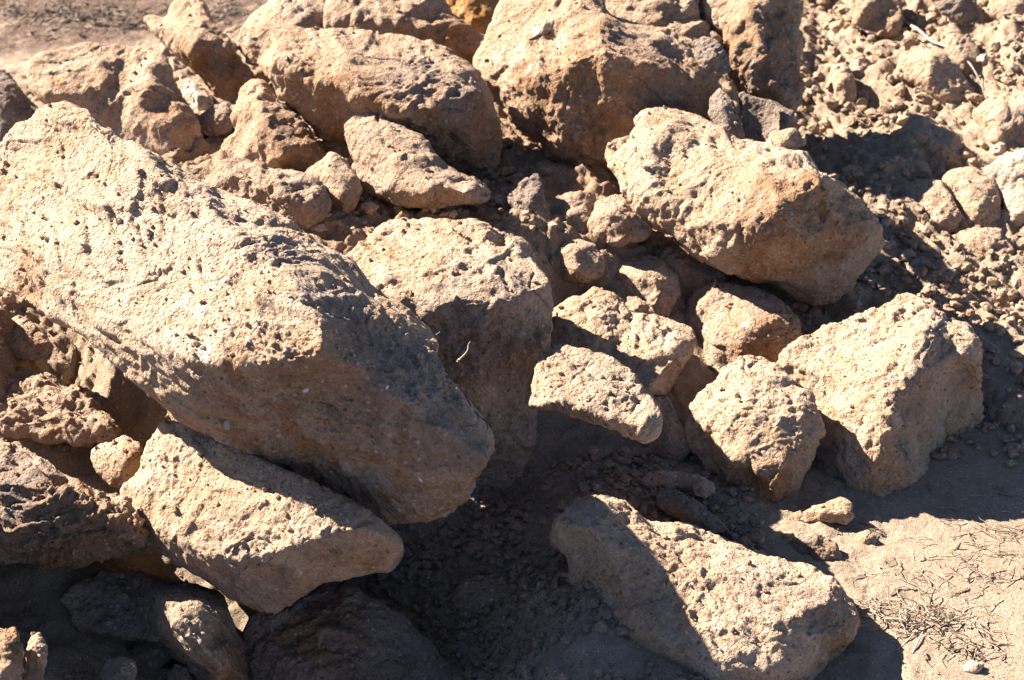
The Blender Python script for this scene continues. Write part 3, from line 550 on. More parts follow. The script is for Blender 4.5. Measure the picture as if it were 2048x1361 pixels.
rock(SL, 'dark mossy-brown slab lying in shadow at the bottom, left of centre', 'rock', 'grey',
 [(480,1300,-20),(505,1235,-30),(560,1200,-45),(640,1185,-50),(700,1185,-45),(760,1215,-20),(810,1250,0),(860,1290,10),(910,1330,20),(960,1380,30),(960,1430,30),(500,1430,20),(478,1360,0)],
 [(650,1250,20),(740,1290,40),(800,1350,60),(640,1350,50)], D=3.50, T=90, seed=115, gritty=1.5, vox=.003, stain_shades=[(650,1270,20,90,0,.9),(760,1300,40,120,1,.8)])
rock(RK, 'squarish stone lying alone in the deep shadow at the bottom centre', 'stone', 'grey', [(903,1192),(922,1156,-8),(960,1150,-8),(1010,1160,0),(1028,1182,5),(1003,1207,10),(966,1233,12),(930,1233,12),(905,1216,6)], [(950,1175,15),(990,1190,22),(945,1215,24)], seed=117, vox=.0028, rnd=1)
rock(RK, 'small pointed stone left of the squarish stone in shadow', 'stone', 'grey', [(870,1245),(885,1212),(905,1240),(903,1258,5),(880,1258,5)], [(887,1240,10)], seed=118)
rock(RK, 'smooth white egg-shaped pebble half in sun at the bottom left', 'pebble', 'white', [(538,1305),(545,1288,-4),(565,1284,-4),(585,1298),(594,1318,3),(588,1332,5),(568,1330,5),(548,1320,2)], [(565,1305,15)], seed=119, dz=-.07, rnd=5, pits=0, gritty=.3, amp=.3, stain_shades=[(565,1305,5,50,2,.7)])
rock(RK, 'tilted dull stone beneath the white egg-shaped pebble', 'stone', 'grey', [(540,1335),(560,1325),(592,1330,5),(590,1355,8),(560,1372,8),(538,1355,5)], [(568,1345,14)], seed=120, dz=-.05)
rock(RK, 'round shadowed pebble above the white egg-shaped one', 'pebble', 'grey', [(525,1255),(532,1243),(548,1242),(556,1255,2),(550,1268,4),(532,1266,3)], [(541,1254,8)], seed=121, dz=-.03, rnd=4)
rock(RK, 'dark stone in the bottom left cluster, right of the dusty pocket', 'stone', 'grey', [(262,1300),(285,1278,-4),(320,1275),(345,1295,5),(340,1325,8),(310,1342,8),(280,1335,6)], [(305,1300,20)], seed=122, dz=-.02)
rock(RK, 'pinkish grey stone at the bottom edge in the left cluster', 'stone', 'pale', [(200,1345),(215,1322,-3),(245,1313),(272,1325,5),(272,1352,8),(255,1380,8),(210,1380,5)], [(240,1335,18)], seed=123, dz=-.08, stain_shades=[(240,1340,10,60,1,.7)])
rock(RK, 'grey stone cut by the bottom edge beside the pinkish one', 'stone', 'grey', [(335,1345),(352,1328),(372,1335,5),(388,1365,8),(380,1390,8),(335,1390,5)], [(360,1355,14)], seed=124, dz=-.04)
rock(RK, 'orange-topped rough rock in the bottom left corner', 'rock', 'warm', [(-50,1270),(0,1258,-5),(30,1262),(45,1285,8),(42,1330,12),(40,1400,15),(-50,1400,10)], [(10,1285,30),(20,1330,35)], D=3.08, seed=125, lumps=.5, gritty=1.5, stain_shades=[(20,1270,20,60,0,1)])
rock(RK, 'thin spiky crust of rock beside the bottom left corner rock', 'rock', 'pale', [(52,1300),(62,1268),(80,1268),(92,1300,5),(90,1350,8),(80,1400,10),(50,1400,8)], [(72,1300,18)], D=3.12, seed=126, lumps=.7, gritty=1.6)
rock(RK, 'stone with a bright peak in the sheltered dirt at the left edge', 'stone', 'clod', [(-40,650),(20,640,-5),(40,628,-5),(60,645),(85,668,8),(104,695,12),(104,714,12),(68,724,14),(15,716,12),(-40,705,5)], [(35,665,28),(55,690,32),(10,690,25)], seed=127, vox=.003, dz=-.10, stain_shades=[(40,700,20,50,0,.7)])
rock(RK, 'craggy mass of reddish earth at the left edge under the largest boulder', 'clod', 'clod',
 [(-60,745,-20),(40,732,-25),(100,752,-15),(170,792,0),(212,822,10),(238,862,20),(220,892,25),(120,885,25),(40,880,25),(-60,890,20)], [(60,800,25),(130,830,40),(40,850,40),(180,860,40)], seed=128, lumps=.9, T=60, dz=-.13, vox=.003, gritty=1.8, stain_shades=[(100,820,20,150,0,.35)])
rock(RK, 'smooth pale lump nestled left of the pale wedge-shaped slab', 'rock', 'pale', [(176,902,-5),(210,878,-12),(250,874,-12),(282,888,-5),(292,912,5),(272,948,10),(248,985,15),(212,965,12),(190,935,5)], [(215,905,15),(250,915,28),(240,950,28)], seed=129, dz=-.10, vox=.003, rnd=5, pits=.2, gritty=.7, stain_shades=[(275,925,10,40,0,.9),(240,960,10,40,0,.5)])
# ---- small stones near the sand
rock(RK, 'flat tan stone on the sand just below the bright faceted boulder', 'stone', 'pale', [(1575,1040,0),(1600,1022,-5),(1650,1005,-8),(1690,994,-6),(1706,1010,0),(1707,1035,6),(1690,1048,8),(1640,1045,8),(1590,1048,6)], [(1650,1022,18),(1690,1030,20)], seed=131, dz=-.04, vox=.0026, strata=(0,0,1), stain_shades=[(1640,1020,10,80,0,.5)])
rock(RK, 'dark oval pebbly stone on the sand behind the low boulder', 'stone', 'grey', [(1583,1080),(1600,1063,-3),(1640,1066),(1672,1090,6),(1691,1120,8),(1685,1140,10),(1650,1138,10),(1615,1122,8),(1590,1105,5)], [(1620,1085,22),(1650,1110,26)], seed=132, vox=.0026, gritty=1.5, stain_shades=[(1640,1100,20,40,0,.8),(1600,1090,10,40,1,1)])
rock(RK, 'fist-sized brown stone sitting alone on the sand', 'stone', 'warm', [(1706,1085),(1712,1067,-3),(1735,1060),(1752,1072,4),(1754,1092,6),(1740,1101,7),(1714,1100,6)], [(1730,1078,15)], seed=133, vox=.0026)
rock(SL, 'dark splintered slab leaning in shade behind the low boulder', 'rock', 'grey', [(1308,985,-10),(1350,978,-10),(1400,1010),(1440,1040,5),(1462,1068,8),(1420,1068,10),(1350,1040,8),(1315,1010)], [(1370,1010,22),(1410,1045,22)], seed=134, dz=-.04, rnd=0, stain_shades=[(1380,1020,10,90,1,1)])
rock(RK, 'flaky pink-white shard of rock catching the sun beside the upright pale stone', 'stone', 'white', [(1268,962),(1300,945,-5),(1350,940),(1400,950,3),(1428,985,8),(1400,992,8),(1350,975,8),(1300,978,5)], [(1340,955,14),(1395,968,16)], seed=135, dz=-.03, rnd=0, lumps=.4, stain_shades=[(1340,960,5,90,0,.5)])
rock(RK, 'knobby whitish stone at the tip of the dark splintered slab', 'stone', 'white', [(1385,975),(1400,955),(1425,965,3),(1432,985,5),(1410,998,6),(1390,992,4)], [(1408,975,12)], seed=136, lumps=.7, dz=-.05)
rock(RK, 'small crumbly pink stone between the dark splintered slab and the upright pale stone', 'stone', 'pale', [(1450,1040),(1462,1030),(1490,1032,3),(1496,1048,5),(1475,1056,6),(1455,1054,4)], [(1473,1042,12)], seed=137, lumps=.6)

# the pile goes on leftwards; this unseen boulder is added to cast shade
rock(BO, 'unseen boulder just beyond the left edge, added to shade the bottom left', 'boulder', 'grey', [(-420,900),(-300,830,-20),(-150,880,-20),(-75,1060,10),(-60,1200,20),(-90,1330,30),(-250,1400,30),(-420,1330,20)], [(-200,1060,90),(-150,1200,110),(-280,1200,120)], D=3.24, T=430, seed=140, vox=.006)

# ------------------------------------------------------------------ the ground: one sheet
def axis(dense_a, dense_b, step0, step1, lo, hi):
    a = [dense_a]
    while a[-1] < dense_b:
        f = (a[-1] - dense_a) / (dense_b - dense_a); a.append(a[-1] + step0 + (step1 - step0) * f)
    s = step1
    while a[-1] < hi: s *= 1.35; a.append(a[-1] + s)
    b = []; x = dense_a; s = step0
    while x > lo: s *= 1.35; x -= s; b.append(x)
    return np.array(b[::-1] + a)
gx = axis(-1.75, 1.75, .0048, .0048, -90, 90); gy = axis(2.75, 7.6, .0050, .0110, -60, 160)
X, Y = np.meshgrid(gx, gy); x, y = X.ravel(), Y.ravel()
Z = Hs(x, y)
rub = sstep(.015, .12, Z)                                       # how much loose rubble: more on the pile
P3 = np.stack([x, y, Z * 0], 1)
wv = np.stack([perlin(P3 * 4 + k * 7.7, 60 + k) for k in range(3)], 1)
near = 1 - sstep(0, 1.5, np.maximum(np.abs(x) - 1.75, np.abs(y - 5) - 2.6))
pilen = fbm(P3 * 4.0 + wv * .2, 3, 40) * .040 + fbm(P3 * 15 + wv * .5, 3, 44, .55, True) * .020
a, b_, r_ = worley(np.stack([x * 22, y * 22, wv[:, 0]], 1) + wv * 1.0, 45)
lump = (.6 - a) * .009 * sstep(.25, .8, r_)
a2, b2, r2 = worley(np.stack([x * 55, y * 55, wv[:, 0]], 1) + wv * 1.5, 46)
lump2 = (.6 - a2) * .0055 * sstep(.3, .8, r2)
fine = fbm(P3 * 45, 3, 48, .6) * .0030
sand = fbm(P3 * 2.2, 3, 50) * .006 + fbm(P3 * 9, 2, 51) * .0012
flat = sstep(.35, .75, x + (4.4 - y) * .35)                   # the level sand at the right
al, ac = x * .55 - y * .83, x * .83 + y * .55
run = fbm(np.stack([al * 1.3, ac * 7, x * 0], 1) + wv * .4, 3, 81, .55, True) * .030 * sstep(.2, .9, x) * rub   # runnels down the slope
hol = sstep(.9, .5, x) * sstep(4.6, 4.2, y)                    # broken, trampled floor of the hollow
cq, ce = chips(np.stack([x * 9, y * 9, wv[:, 1] * 2], 1) + wv * .6, 71); cq2, ce = chips(np.stack([x * 26, y * 26, wv[:, 0] * 3], 1) + wv * 1.2, 72)
pilen = pilen * .7 + cq * .022 + cq2 * .010
dn = (pilen + lump + lump2 + fine) * np.maximum(.28 * (1 - .7 * flat) + .72 * rub, .34 * hol) * near + run * near + sand * (1 - rub) * 1.0
Z = Z + dn
def surf(px_or_x, yy):      # bilinear look-up of the finished sheet
    i = np.clip(np.searchsorted(gx, px_or_x) - 1, 0, len(gx) - 2); j = np.clip(np.searchsorted(gy, yy) - 1, 0, len(gy) - 2)
    fx = (px_or_x - gx[i]) / (gx[i + 1] - gx[i]); fy = (yy - gy[j]) / (gy[j + 1] - gy[j]); ZZ = ZG
    return (ZZ[j, i] * (1 - fx) + ZZ[j, i + 1] * fx) * (1 - fy) + (ZZ[j + 1, i] * (1 - fx) + ZZ[j + 1, i + 1] * fx) * fy
ZG = Z.reshape(X.shape)
nx, ny = len(gx), len(gy)
ii, jj = np.meshgrid(np.arange(nx - 1), np.arange(ny - 1)); k0 = (jj * nx + ii).ravel()
F4 = np.stack([k0, k0 + 1, k0 + nx + 1, k0 + nx], 1)
gme = mesh_from('ground', np.stack([x, y, Z], 1), F4, M['soil'])
at = gme.attributes.new('stain', 'FLOAT_COLOR', 'POINT'); st = np.zeros((len(x), 4), np.float32); st[:, 3] = 1
st[:, 0] = np.clip(sstep(.05, .3, Hs(x, y)) * .8 * (1 - sstep(.2, .9, x) * .7) + sstep(-.3, -1.0, x) * sstep(4.6, 4.0, y) * .2, 0, 1)
st[:, 1] = np.maximum(sstep(5.65, 5.95, y) * sstep(.6, .1, x), sstep(2.75, 2.3, y))  # last term darkens unseen ground near the camera to cut bounced light
at.data.foreach_set('color', st.ravel())
ground = link('ground', gme); tagit(ground, kind='structure')

def drop(px, py):
    """where the ray through a pixel meets the ground sheet"""
    r = ray(px, py); d = np.linspace(2.6, 9, 900)
    Pn = CP + d[:, None] * r
    u = Pn[:, 2] < surf(Pn[:, 0], Pn[:, 1])
    return Pn[np.argmax(u)] if u.any() else Pn[-1]

# ------------------------------------------------------------------ loose stones: a few shapes, each stone its own object
def stone_mesh(name, seed, mat, detail=4, flat=1.0, crumb=.3):
    bm = bmesh.new(); bmesh.ops.create_icosphere(bm, subdivisions=detail, radius=1.0)
    co = np.array([v.co[:] for v in bm.verts]); rg = np.random.RandomState(seed)
    for _ in range(26):                                         # knock flat facets off the ball
        n = rg.normal(size=3); n /= np.linalg.norm(n); c = rg.uniform(.5, .82); d = co @ n
        co = co - np.outer(np.maximum(d - c, 0), n)
    nn = co / np.linalg.norm(co, axis=1)[:, None]
    co = co + nn * (fbm(co * 1.6 + seed, 3, seed) * .14 + fbm(co * 5 + seed, 3, seed + 3, .6) * crumb * .3)[:, None]
    co *= np.array([1.0, rg.uniform(.65, .9), rg.uniform(.5, .75) * flat])
    for v, c in zip(bm.verts, co): v.co = c
    me = bpy.data.meshes.new(name); bm.to_mesh(me); bm.free()
    for p in me.polygons: p.use_smooth = True
    me.materials.append(M[mat]); return me
def loose(name, *a):
    m = rock_material(name, *a, bump=120, attr=False); return m
# small stones are scaled copies, so their texture is tuned to a unit-sized stone
def small_mat(name, c1, c2, c3):
    m = bpy.data.materials.new(name); m.use_nodes = True; t = m.node_tree; b = t.nodes['Principled BSDF']
    tc = N(t, 'ShaderNodeTexCoord'); oi = N(t, 'ShaderNodeObjectInfo'); v = tc.outputs['Object']
    c = mix(t, rng(t, noise(t, v, 2.0, 6, .7, .4), .38, .62), c1, c2)
    c = mix(t, mth(t, 'MULTIPLY', rng(t, noise(t, v, 3.2, 6, .75, .6), .55, .68), .7), c, c3)
    c = mix(t, rng(t, oi.outputs['Random'], .0, 1.0, 0, .45), c, c2)
    c = mix(t, .6, c, rngcol(t, noise(t, v, 9, 5, .75)), 'MULTIPLY')
    t.links.new(c, b.inputs['Base Color']); b.inputs['Roughness'].default_value = .93; b.inputs['Specular IOR Level'].default_value = .25
    bp = N(t, 'ShaderNodeBump'); bp.inputs['Distance'].default_value = .0012
    t.links.new(noise(t, v, 8, 6, .75), bp.inputs['Height']); t.links.new(bp.outputs[0], b.inputs['Normal'])
    return m
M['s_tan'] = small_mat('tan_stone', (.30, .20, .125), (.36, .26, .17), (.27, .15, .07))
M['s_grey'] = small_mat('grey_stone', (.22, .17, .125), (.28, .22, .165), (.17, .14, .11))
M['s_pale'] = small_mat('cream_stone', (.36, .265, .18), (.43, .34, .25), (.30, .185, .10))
protos = {k: [stone_mesh('stone', s, mt, 4, 1.0, cr) for s, cr in ((1, .2), (2, .5), (3, .35), (4, .6), (5, .8))] for k, mt in (('tan', 's_tan'), ('grey', 's_grey'), ('pale', 's_pale'))}
def put_stone(px, py, rpx, tone, label, group, rg, bury=.3, cat='stone', name='stone'):
    p = drop(px, py); d = np.linalg.norm(p - CP); r = rpx * d / FPX
    o = bpy.data.objects.new(name, protos[tone][rg.randint(5)]); COL.objects.link(o)
    s = rg.uniform(.85, 1.15, 3) * r; o.scale = s
    o.location = (p[0], p[1], p[2] + r * (.55 - bury))
    o.rotation_euler = (rg.uniform(-.5, .5), rg.uniform(-.5, .5), rg.uniform(0, 6.28))
    tagit(o, label, cat, group); return o
LOOSE = []
rg = np.random.RandomState(5)
# hand-placed small stones seen in the photograph: px, py, radius px, tone, label
HAND = [(1062,512,17,'pale','pale stone on the dark slope between the tall block and the rounded stone'),(1105,455,16,'pale','cream stone on the earth mound above the rounded stone'),(1160,415,13,'tan','tan stone near the top of the reddish mound'),(1075,560,11,'tan','small tan stone by the upper right corner of the tall block'),(1140,590,13,'pale','pale stone at the back corner of the hollowed slab'),(1225,480,15,'tan','tan stone between the reddish lump and the knobbly cream stone'),(1290,470,13,'pale','pale stone under the left end of the big tilted rock'),(1050,430,12,'pale','pale chip left of the pointed grey stone'),(940,410,15,'pale','pale stone right of the tooth-shaped one'),(985,400,11,'pale','second pale stone right of the tooth-shaped one'),(830,405,13,'pale','cream stone left of the tooth-shaped one'),(770,430,14,'pale','cream stone just behind the top of the tall block'),(1015,470,14,'tan','tan stone touching the tall block on its upper right'),(905,432,20,'pale','upright tooth-shaped pale stone poking out of the rubble behind the tall block'),
 (740,420,26,'tan','largest reddish stone in the rubble left of the tooth-shaped one'),(690,428,16,'tan','small tan stone beside the triangular slab foot'),
 (870,420,22,'tan','broad tan stone just left of the tooth-shaped one'),(800,395,13,'grey','greyish stone half sunk at the foot of the triangular slab'),(960,382,14,'tan','ochre stone in front of the gap between the two top boulders'),
 (1000,425,14,'tan','small stone left of the pointed grey stone'),(1030,452,13,'tan','stone at the back corner of the tall block'),
 (640,460,24,'pale','cream stone behind the ridge of the largest boulder, left of the tall block'),(1125,645,9,'grey','little stone in the tall block\'s shadow on the hollowed slab'),
 (1130,682,12,'tan','crumb of stone where the jutting plate meets the tall block'),(1160,573,14,'tan','stone between the rounded stone and the tall block'),
 (1385,1000,10,'pale','pale chip beside the knobby whitish stone'),(1810,515,24,'tan','yellowish round stone below the flat-faced pale stone'),
 (1850,500,17,'tan','small stone right of the yellowish round one'),(1730,560,11,'grey','grey pebble in the shadow of the big tilted rock'),
 (1780,480,12,'tan','stone at the right tip of the big tilted rock'),(1770,450,16,'pale','pale stone by the upper right tip of the big tilted rock'),
 (1940,555,16,'tan','stone below the blocky rock at the right'),(1975,560,12,'pale','little pale stone right of the one below the blocky rock'),
 (1890,575,14,'tan','lone tan stone midway between the blocky rock and the bright faceted boulder'),(2010,640,16,'tan','tan stone near the right edge at mid height'),
 (2000,668,18,'pale','pale rounded stone near the right edge above the shadow'),(1995,600,10,'pale','flat white chip of stone on the right rubble'),
 (2035,570,20,'tan','stone touching the right edge below the blocky rock'),(1880,640,14,'grey','grey stone touching the top of the bright faceted boulder'),
 (1665,215,16,'tan','brown stone on the slope under the bright bent lump'),(1620,190,18,'pale','pale stone at the foot of the tall upright rock'),
 (1620,60,13,'tan','small stone near the top of the slope right of the tall upright rock'),(1755,275,16,'tan','tan stone left of the eroded earth ridge'),
 (1720,270,14,'pale','pale stone left again of the eroded earth ridge'),(1650,300,15,'tan','stone above the shadow pool on the slope'),(1620,330,12,'grey','grey stone in the shadow pool on the slope'),
 (1860,270,10,'pale','chip resting on the eroded earth ridge'),(1925,250,12,'tan','yellow-tan stone left of the two-toned rock'),(1955,290,9,'grey','grey pebble under the two-toned rock'),
 (1960,200,13,'tan','stone above the two-toned rock'),(2020,150,18,'tan','tan stone near the right edge, high on the slope'),(2030,95,14,'grey','grey stone by the right edge near the top'),
 (1770,420,14,'pale','pale stone left of the flat-faced pale one'),(1745,400,11,'tan','stone resting at the back of the big tilted rock'),(1840,340,14,'grey','grey stone above the flat-faced pale one'),
 (1060,1040,17,'grey','largest loose stone in the shadow behind the low boulder'),(1085,1050,10,'grey','stone beside the largest loose one in shadow'),(1030,1090,13,'grey','long low stone in the middle of the shaded hollow'),
 (1150,1250,9,'grey','pebble by the left flank of the low boulder'),(1040,1060,9,'grey','small stone in the hollow under the tall block'),(940,1085,8,'grey','pebble beneath the overhanging end of the largest boulder'),
 (920,990,9,'pale','pale pebble at the foot of the tall block'),(745,1190,16,'grey','shadowed stone below the tip of the wedge-shaped slab'),(720,1180,13,'grey','second shadowed stone below the tip of the wedge-shaped slab'),
 (510,1280,12,'grey','small stone left of the round shadowed pebble'),(30,1010,12,'grey','stone on the crusted rock at the left edge'),(640,1358,14,'pale','half-lit stone at the bottom edge right of the egg-shaped pebble'),
 (1560,1040,9,'tan','clod at the base of the upright pale stone'),(1520,1085,16,'pale','pale flat stone on the sand above the low boulder'),(1570,1075,12,'tan','tan stone between the pale flat one and the dark oval one'),
 (1640,1045,7,'tan','crumb in front of the flat tan stone'),(1430,1020,12,'pale','pale knobby piece beside the dark splintered slab'),(1945,1342,24,'pale','pale stone cut off by the bottom edge near the right corner'),
 (130,900,14,'tan','clod between the reddish earth mass and the smooth pale lump'),(160,930,12,'tan','crumb of earth below the smooth pale lump'),(20,600,18,'tan','stone under the left edge of the largest boulder'),
 (0,680,13,'tan','stone touching the left edge of the picture beneath the largest boulder'),(1975,745,9,'tan','orange-brown pebble at the right, in front of the shadowed stone')]
for (a_, b_2, r0, tone, lab) in HAND: put_stone(a_, b_2, r0, tone, lab, 'small loose stones on the pile', rg)
ZONES = [  # polygon box list, count, radius range, tones, label, group
 ((1600,0,2048,330),98,(7,24),('tan','pale','grey','tan'),'small stone in the loose rubble of the upper right slope','loose stones on the upper right slope'),
 ((1700,430,2048,760),60,(6,19),('tan','pale','tan'),'small stone in the rubble at the right, beyond the bright faceted boulder','loose stones at the right'),
 ((640,375,1080,470),42,(6,19),('tan','tan','pale'),'small stone in the rubble between the triangular slab and the tall block','loose stones behind the tall block'),
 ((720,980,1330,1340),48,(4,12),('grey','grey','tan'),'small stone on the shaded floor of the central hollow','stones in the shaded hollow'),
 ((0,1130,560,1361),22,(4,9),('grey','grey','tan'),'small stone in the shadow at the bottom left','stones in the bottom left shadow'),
 ((1430,1000,1640,1110),12,(4,8),('pale','tan'),'small stone on the sandy strip under the upright pale stone','stones under the upright pale stone')]
bpy.context.view_layer.update(); dgr = bpy.context.evaluated_depsgraph_get()
for (bx, cnt, rr, tones, lab, grp) in ZONES:
    n_ = 0
    for _ in range(cnt * 6):
        if n_ >= cnt: break
        r0 = rr[0] + (rr[1] - rr[0]) * rg.rand() ** 2
        qx, qy = rg.uniform(bx[0], bx[2]), rg.uniform(bx[1], bx[3])
        hit, loc, nor, idx, ob, mx = S.ray_cast(dgr, Vector(CP), Vector(ray(qx, qy)).normalized())
        if not hit or ob.name != 'ground': continue            # only where the ground is seen, not behind a rock
        tone = tones[rg.randint(len(tones))]
        LOOSE.append((put_stone(qx, qy, r0, tone, None, grp, rg), qx, qy, r0, tone)); n_ += 1
# each loose stone is told apart by its look and its nearest landmark
import re
ORD = ['nearest', 'second', 'third', 'fourth', 'fifth', 'sixth', 'seventh', 'eighth', 'ninth', 'tenth', 'eleventh', 'twelfth']
DIRS = ['right of', 'below and right of', 'below', 'below and left of', 'left of', 'above and left of', 'above', 'above and right of']
def short(l): return re.split(r" (?:among|in|at|with|behind|standing|under|touching|leaning|beside|below|just|next|on|cut|half|entering|lying|sitting|falling|between|catching|nestled|wedged|tucked|pinned|seen|peeping|along|jutting|stacked|supporting|against|of) |, ", l)[0]
bucket = {}; MARKS_S = [(short(m[0]), *m[1:]) for m in MARKS]
for (o, qx, qy, r0, tone) in LOOSE:
    best = min(MARKS_S, key=lambda m: math.hypot(m[1] - qx, m[2] - qy) - m[3] * .6)
    k = int(round(math.degrees(math.atan2(qy - best[2], qx - best[1])) / 45)) % 8
    key = ({'tan': 'tan', 'grey': 'dull grey', 'pale': 'pale cream'}[tone], 'tiny' if r0 < 7.5 else 'small' if r0 < 13 else 'middling', DIRS[k], best[0])
    bucket.setdefault(key, []).append((math.hypot(best[1] - qx, best[2] - qy), o))
for (tone, sz, dr, nm), lst in bucket.items():
    lst.sort(key=lambda q_: q_[0])
    for k, (d_, o) in enumerate(lst):
        tagit(o, (('' if len(lst) == 1 else ORD[min(k, 11)] + ' ') + f"{sz} {tone} stone {dr} the {nm}"), 'stone')

# gravel: too many to count
def gravel(name, regions, mat, seed):
    rg2 = np.random.RandomState(seed)
    SHP = []
    for sub in (1, 2):
        bm = bmesh.new(); bmesh.ops.create_icosphere(bm, subdivisions=sub, radius=1.0); bm.verts.index_update()
        SHP.append((np.array([v.co[:] for v in bm.verts]), np.array([[v.index for v in f.verts] for f in bm.faces]))); bm.free()
    Vs, Fs, k = [], [], 0
    for (x0, y0, x1, y1), n, (ra, rb) in regions:
        # world patch covered by that region
        c = np.array([at_h(a, b, .15)[:2] for a, b in ((x0, y0), (x1, y0), (x1, y1), (x0, y1))])
        lo, hi = c.min(0), c.max(0)
        px_ = rg2.uniform(lo[0], hi[0], n); py_ = rg2.uniform(lo[1], hi[1], n)
        clump = perlin(np.stack([px_ * 5, py_ * 5, px_ * 0], 1), 77) + .25 * rg2.normal(size=n)
        keep = clump > -.15; px_, py_ = px_[keep], py_[keep]
        pz_ = surf(px_, py_)
        for q in range(len(px_)):
            r = ra + (rb - ra) * rg2.rand() ** 6; bv, bf = SHP[r > .0055]
            v = bv + rg2.normal(size=bv.shape) * (.22 if r <= .0055 else .10)
            for _q in range(3):
                nn = rg2.normal(size=3); nn /= np.linalg.norm(nn); v = v - np.outer(np.maximum(v @ nn - .55, 0), nn)
            v = v * (r * rg2.uniform(.6, 1.3, 3)) * np.array([1, 1, .75])
            an = rg2.uniform(0, 6.28); ca, sa = math.cos(an), math.sin(an)
            v = np.stack([v[:, 0] * ca - v[:, 1] * sa, v[:, 0] * sa + v[:, 1] * ca, v[:, 2]], 1)
            Vs.append(v + [px_[q], py_[q], pz_[q] + r * .5]); Fs.append(bf + k); k += len(bv)
    me = mesh_from(name, np.concatenate(Vs), np.concatenate(Fs), mat, False)
    o = link(name, me); tagit(o, kind='stuff'); return o
g1 = gravel('gravel', [((1560,0,2100,330),7500,(.0022,.020)),((1650,400,2100,800),5000,(.002,.016)),((600,360,1100,480),3600,(.002,.016)),((0,620,320,900),900,(.002,.007))], M['clod'], 3)
tagit(g1, 'loose earthy gravel strewn over the sunlit parts of the pile', 'gravel')
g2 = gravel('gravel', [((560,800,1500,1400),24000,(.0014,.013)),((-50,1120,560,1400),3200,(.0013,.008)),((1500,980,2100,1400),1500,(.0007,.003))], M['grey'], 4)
tagit(g2, 'fine dull grit on the shaded floor of the hollow and the sand', 'gravel')

def crumbs(name, n, seed):
    """crumbs of soil and chips caught on ledges and in the joints of the rocks"""
    rg2 = np.random.RandomState(seed); Vs, Fs, k = [], [], 0
    bpy.context.view_layer.update(); dg = bpy.context.evaluated_depsgraph_get()
    bm = bmesh.new(); bmesh.ops.create_icosphere(bm, subdivisions=1, radius=1.0)
    bv0 = np.array([v.co[:] for v in bm.verts]); bf = np.array([[v.index for v in f.verts] for f in bm.faces]); bm.free()
    for _ in range(n * 8):
        if len(Vs) >= n: break
        qx, qy = rg2.uniform(-40, 2090), rg2.uniform(-20, 1380)
        hit, loc, nor, idx, ob, mx = S.ray_cast(dg, Vector(CP), Vector(ray(qx, qy)).normalized())
        if not hit or ob.name.startswith(('ground', 'gravel', 'stone', 'dead')) or nor.z < .78: continue
        # only where soil would stay: something rises close by, or a flat ledge
        up = S.ray_cast(dg, loc + nor * .002, Vector((rg2.normal(), rg2.normal(), .15)).normalized(), distance=.03)[0]
        if not up and rg2.rand() > .18: continue
        r = .0011 + .0050 * rg2.rand() ** 4
        v = bv0 + rg2.normal(size=bv0.shape) * .2; v = v * (r * rg2.uniform(.7, 1.3, 3))
        Vs.append(v + np.array(loc) + [0, 0, r * .4]); Fs.append(bf + k); k += len(bv0)
    o = link(name, mesh_from(name, np.concatenate(Vs), np.concatenate(Fs), M['clod'], False)); return tagit(o, 'crumbs of earth and chips caught on the ledges of the rocks', 'gravel', kind='stuff')
crumbs('gravel', 2600, 8)

# ------------------------------------------------------------------ twigs, straw, roots
def tube(pts, radii, sides=5):
    pts = [Vector(p) for p in pts]; V, F = [], []
    for k, p in enumerate(pts):
        t = (pts[min(k + 1, len(pts) - 1)] - pts[max(k - 1, 0)]).normalized()
        u = t.orthogonal().normalized(); w_ = t.cross(u)
        for s in range(sides):
            a = 2 * math.pi * s / sides; V.append(p + (u * math.cos(a) + w_ * math.sin(a)) * radii[k])
    for k in range(len(pts) - 1):
        for s in range(sides):
            s2 = (s + 1) % sides; F.append((k * sides + s, k * sides + s2, (k + 1) * sides + s2, (k + 1) * sides + s))
    return [tuple(v) for v in V], F
def curve_pts(p0, p1, wob, n, rg2):
    p0, p1 = np.array(p0, float), np.array(p1, float); out = []
    ph = rg2.uniform(0, 6, 3); Ln = np.linalg.norm(p1 - p0)
    for k in range(n):
        t = k / (n - 1); o = np.array([math.sin(ph[0] + 4.2 * t), math.sin(ph[1] + 5.1 * t), math.sin(ph[2] + 3.3 * t) * .5]) * wob * Ln * math.sin(math.pi * t)
        out.append(p0 + (p1 - p0) * t + o)
    return out
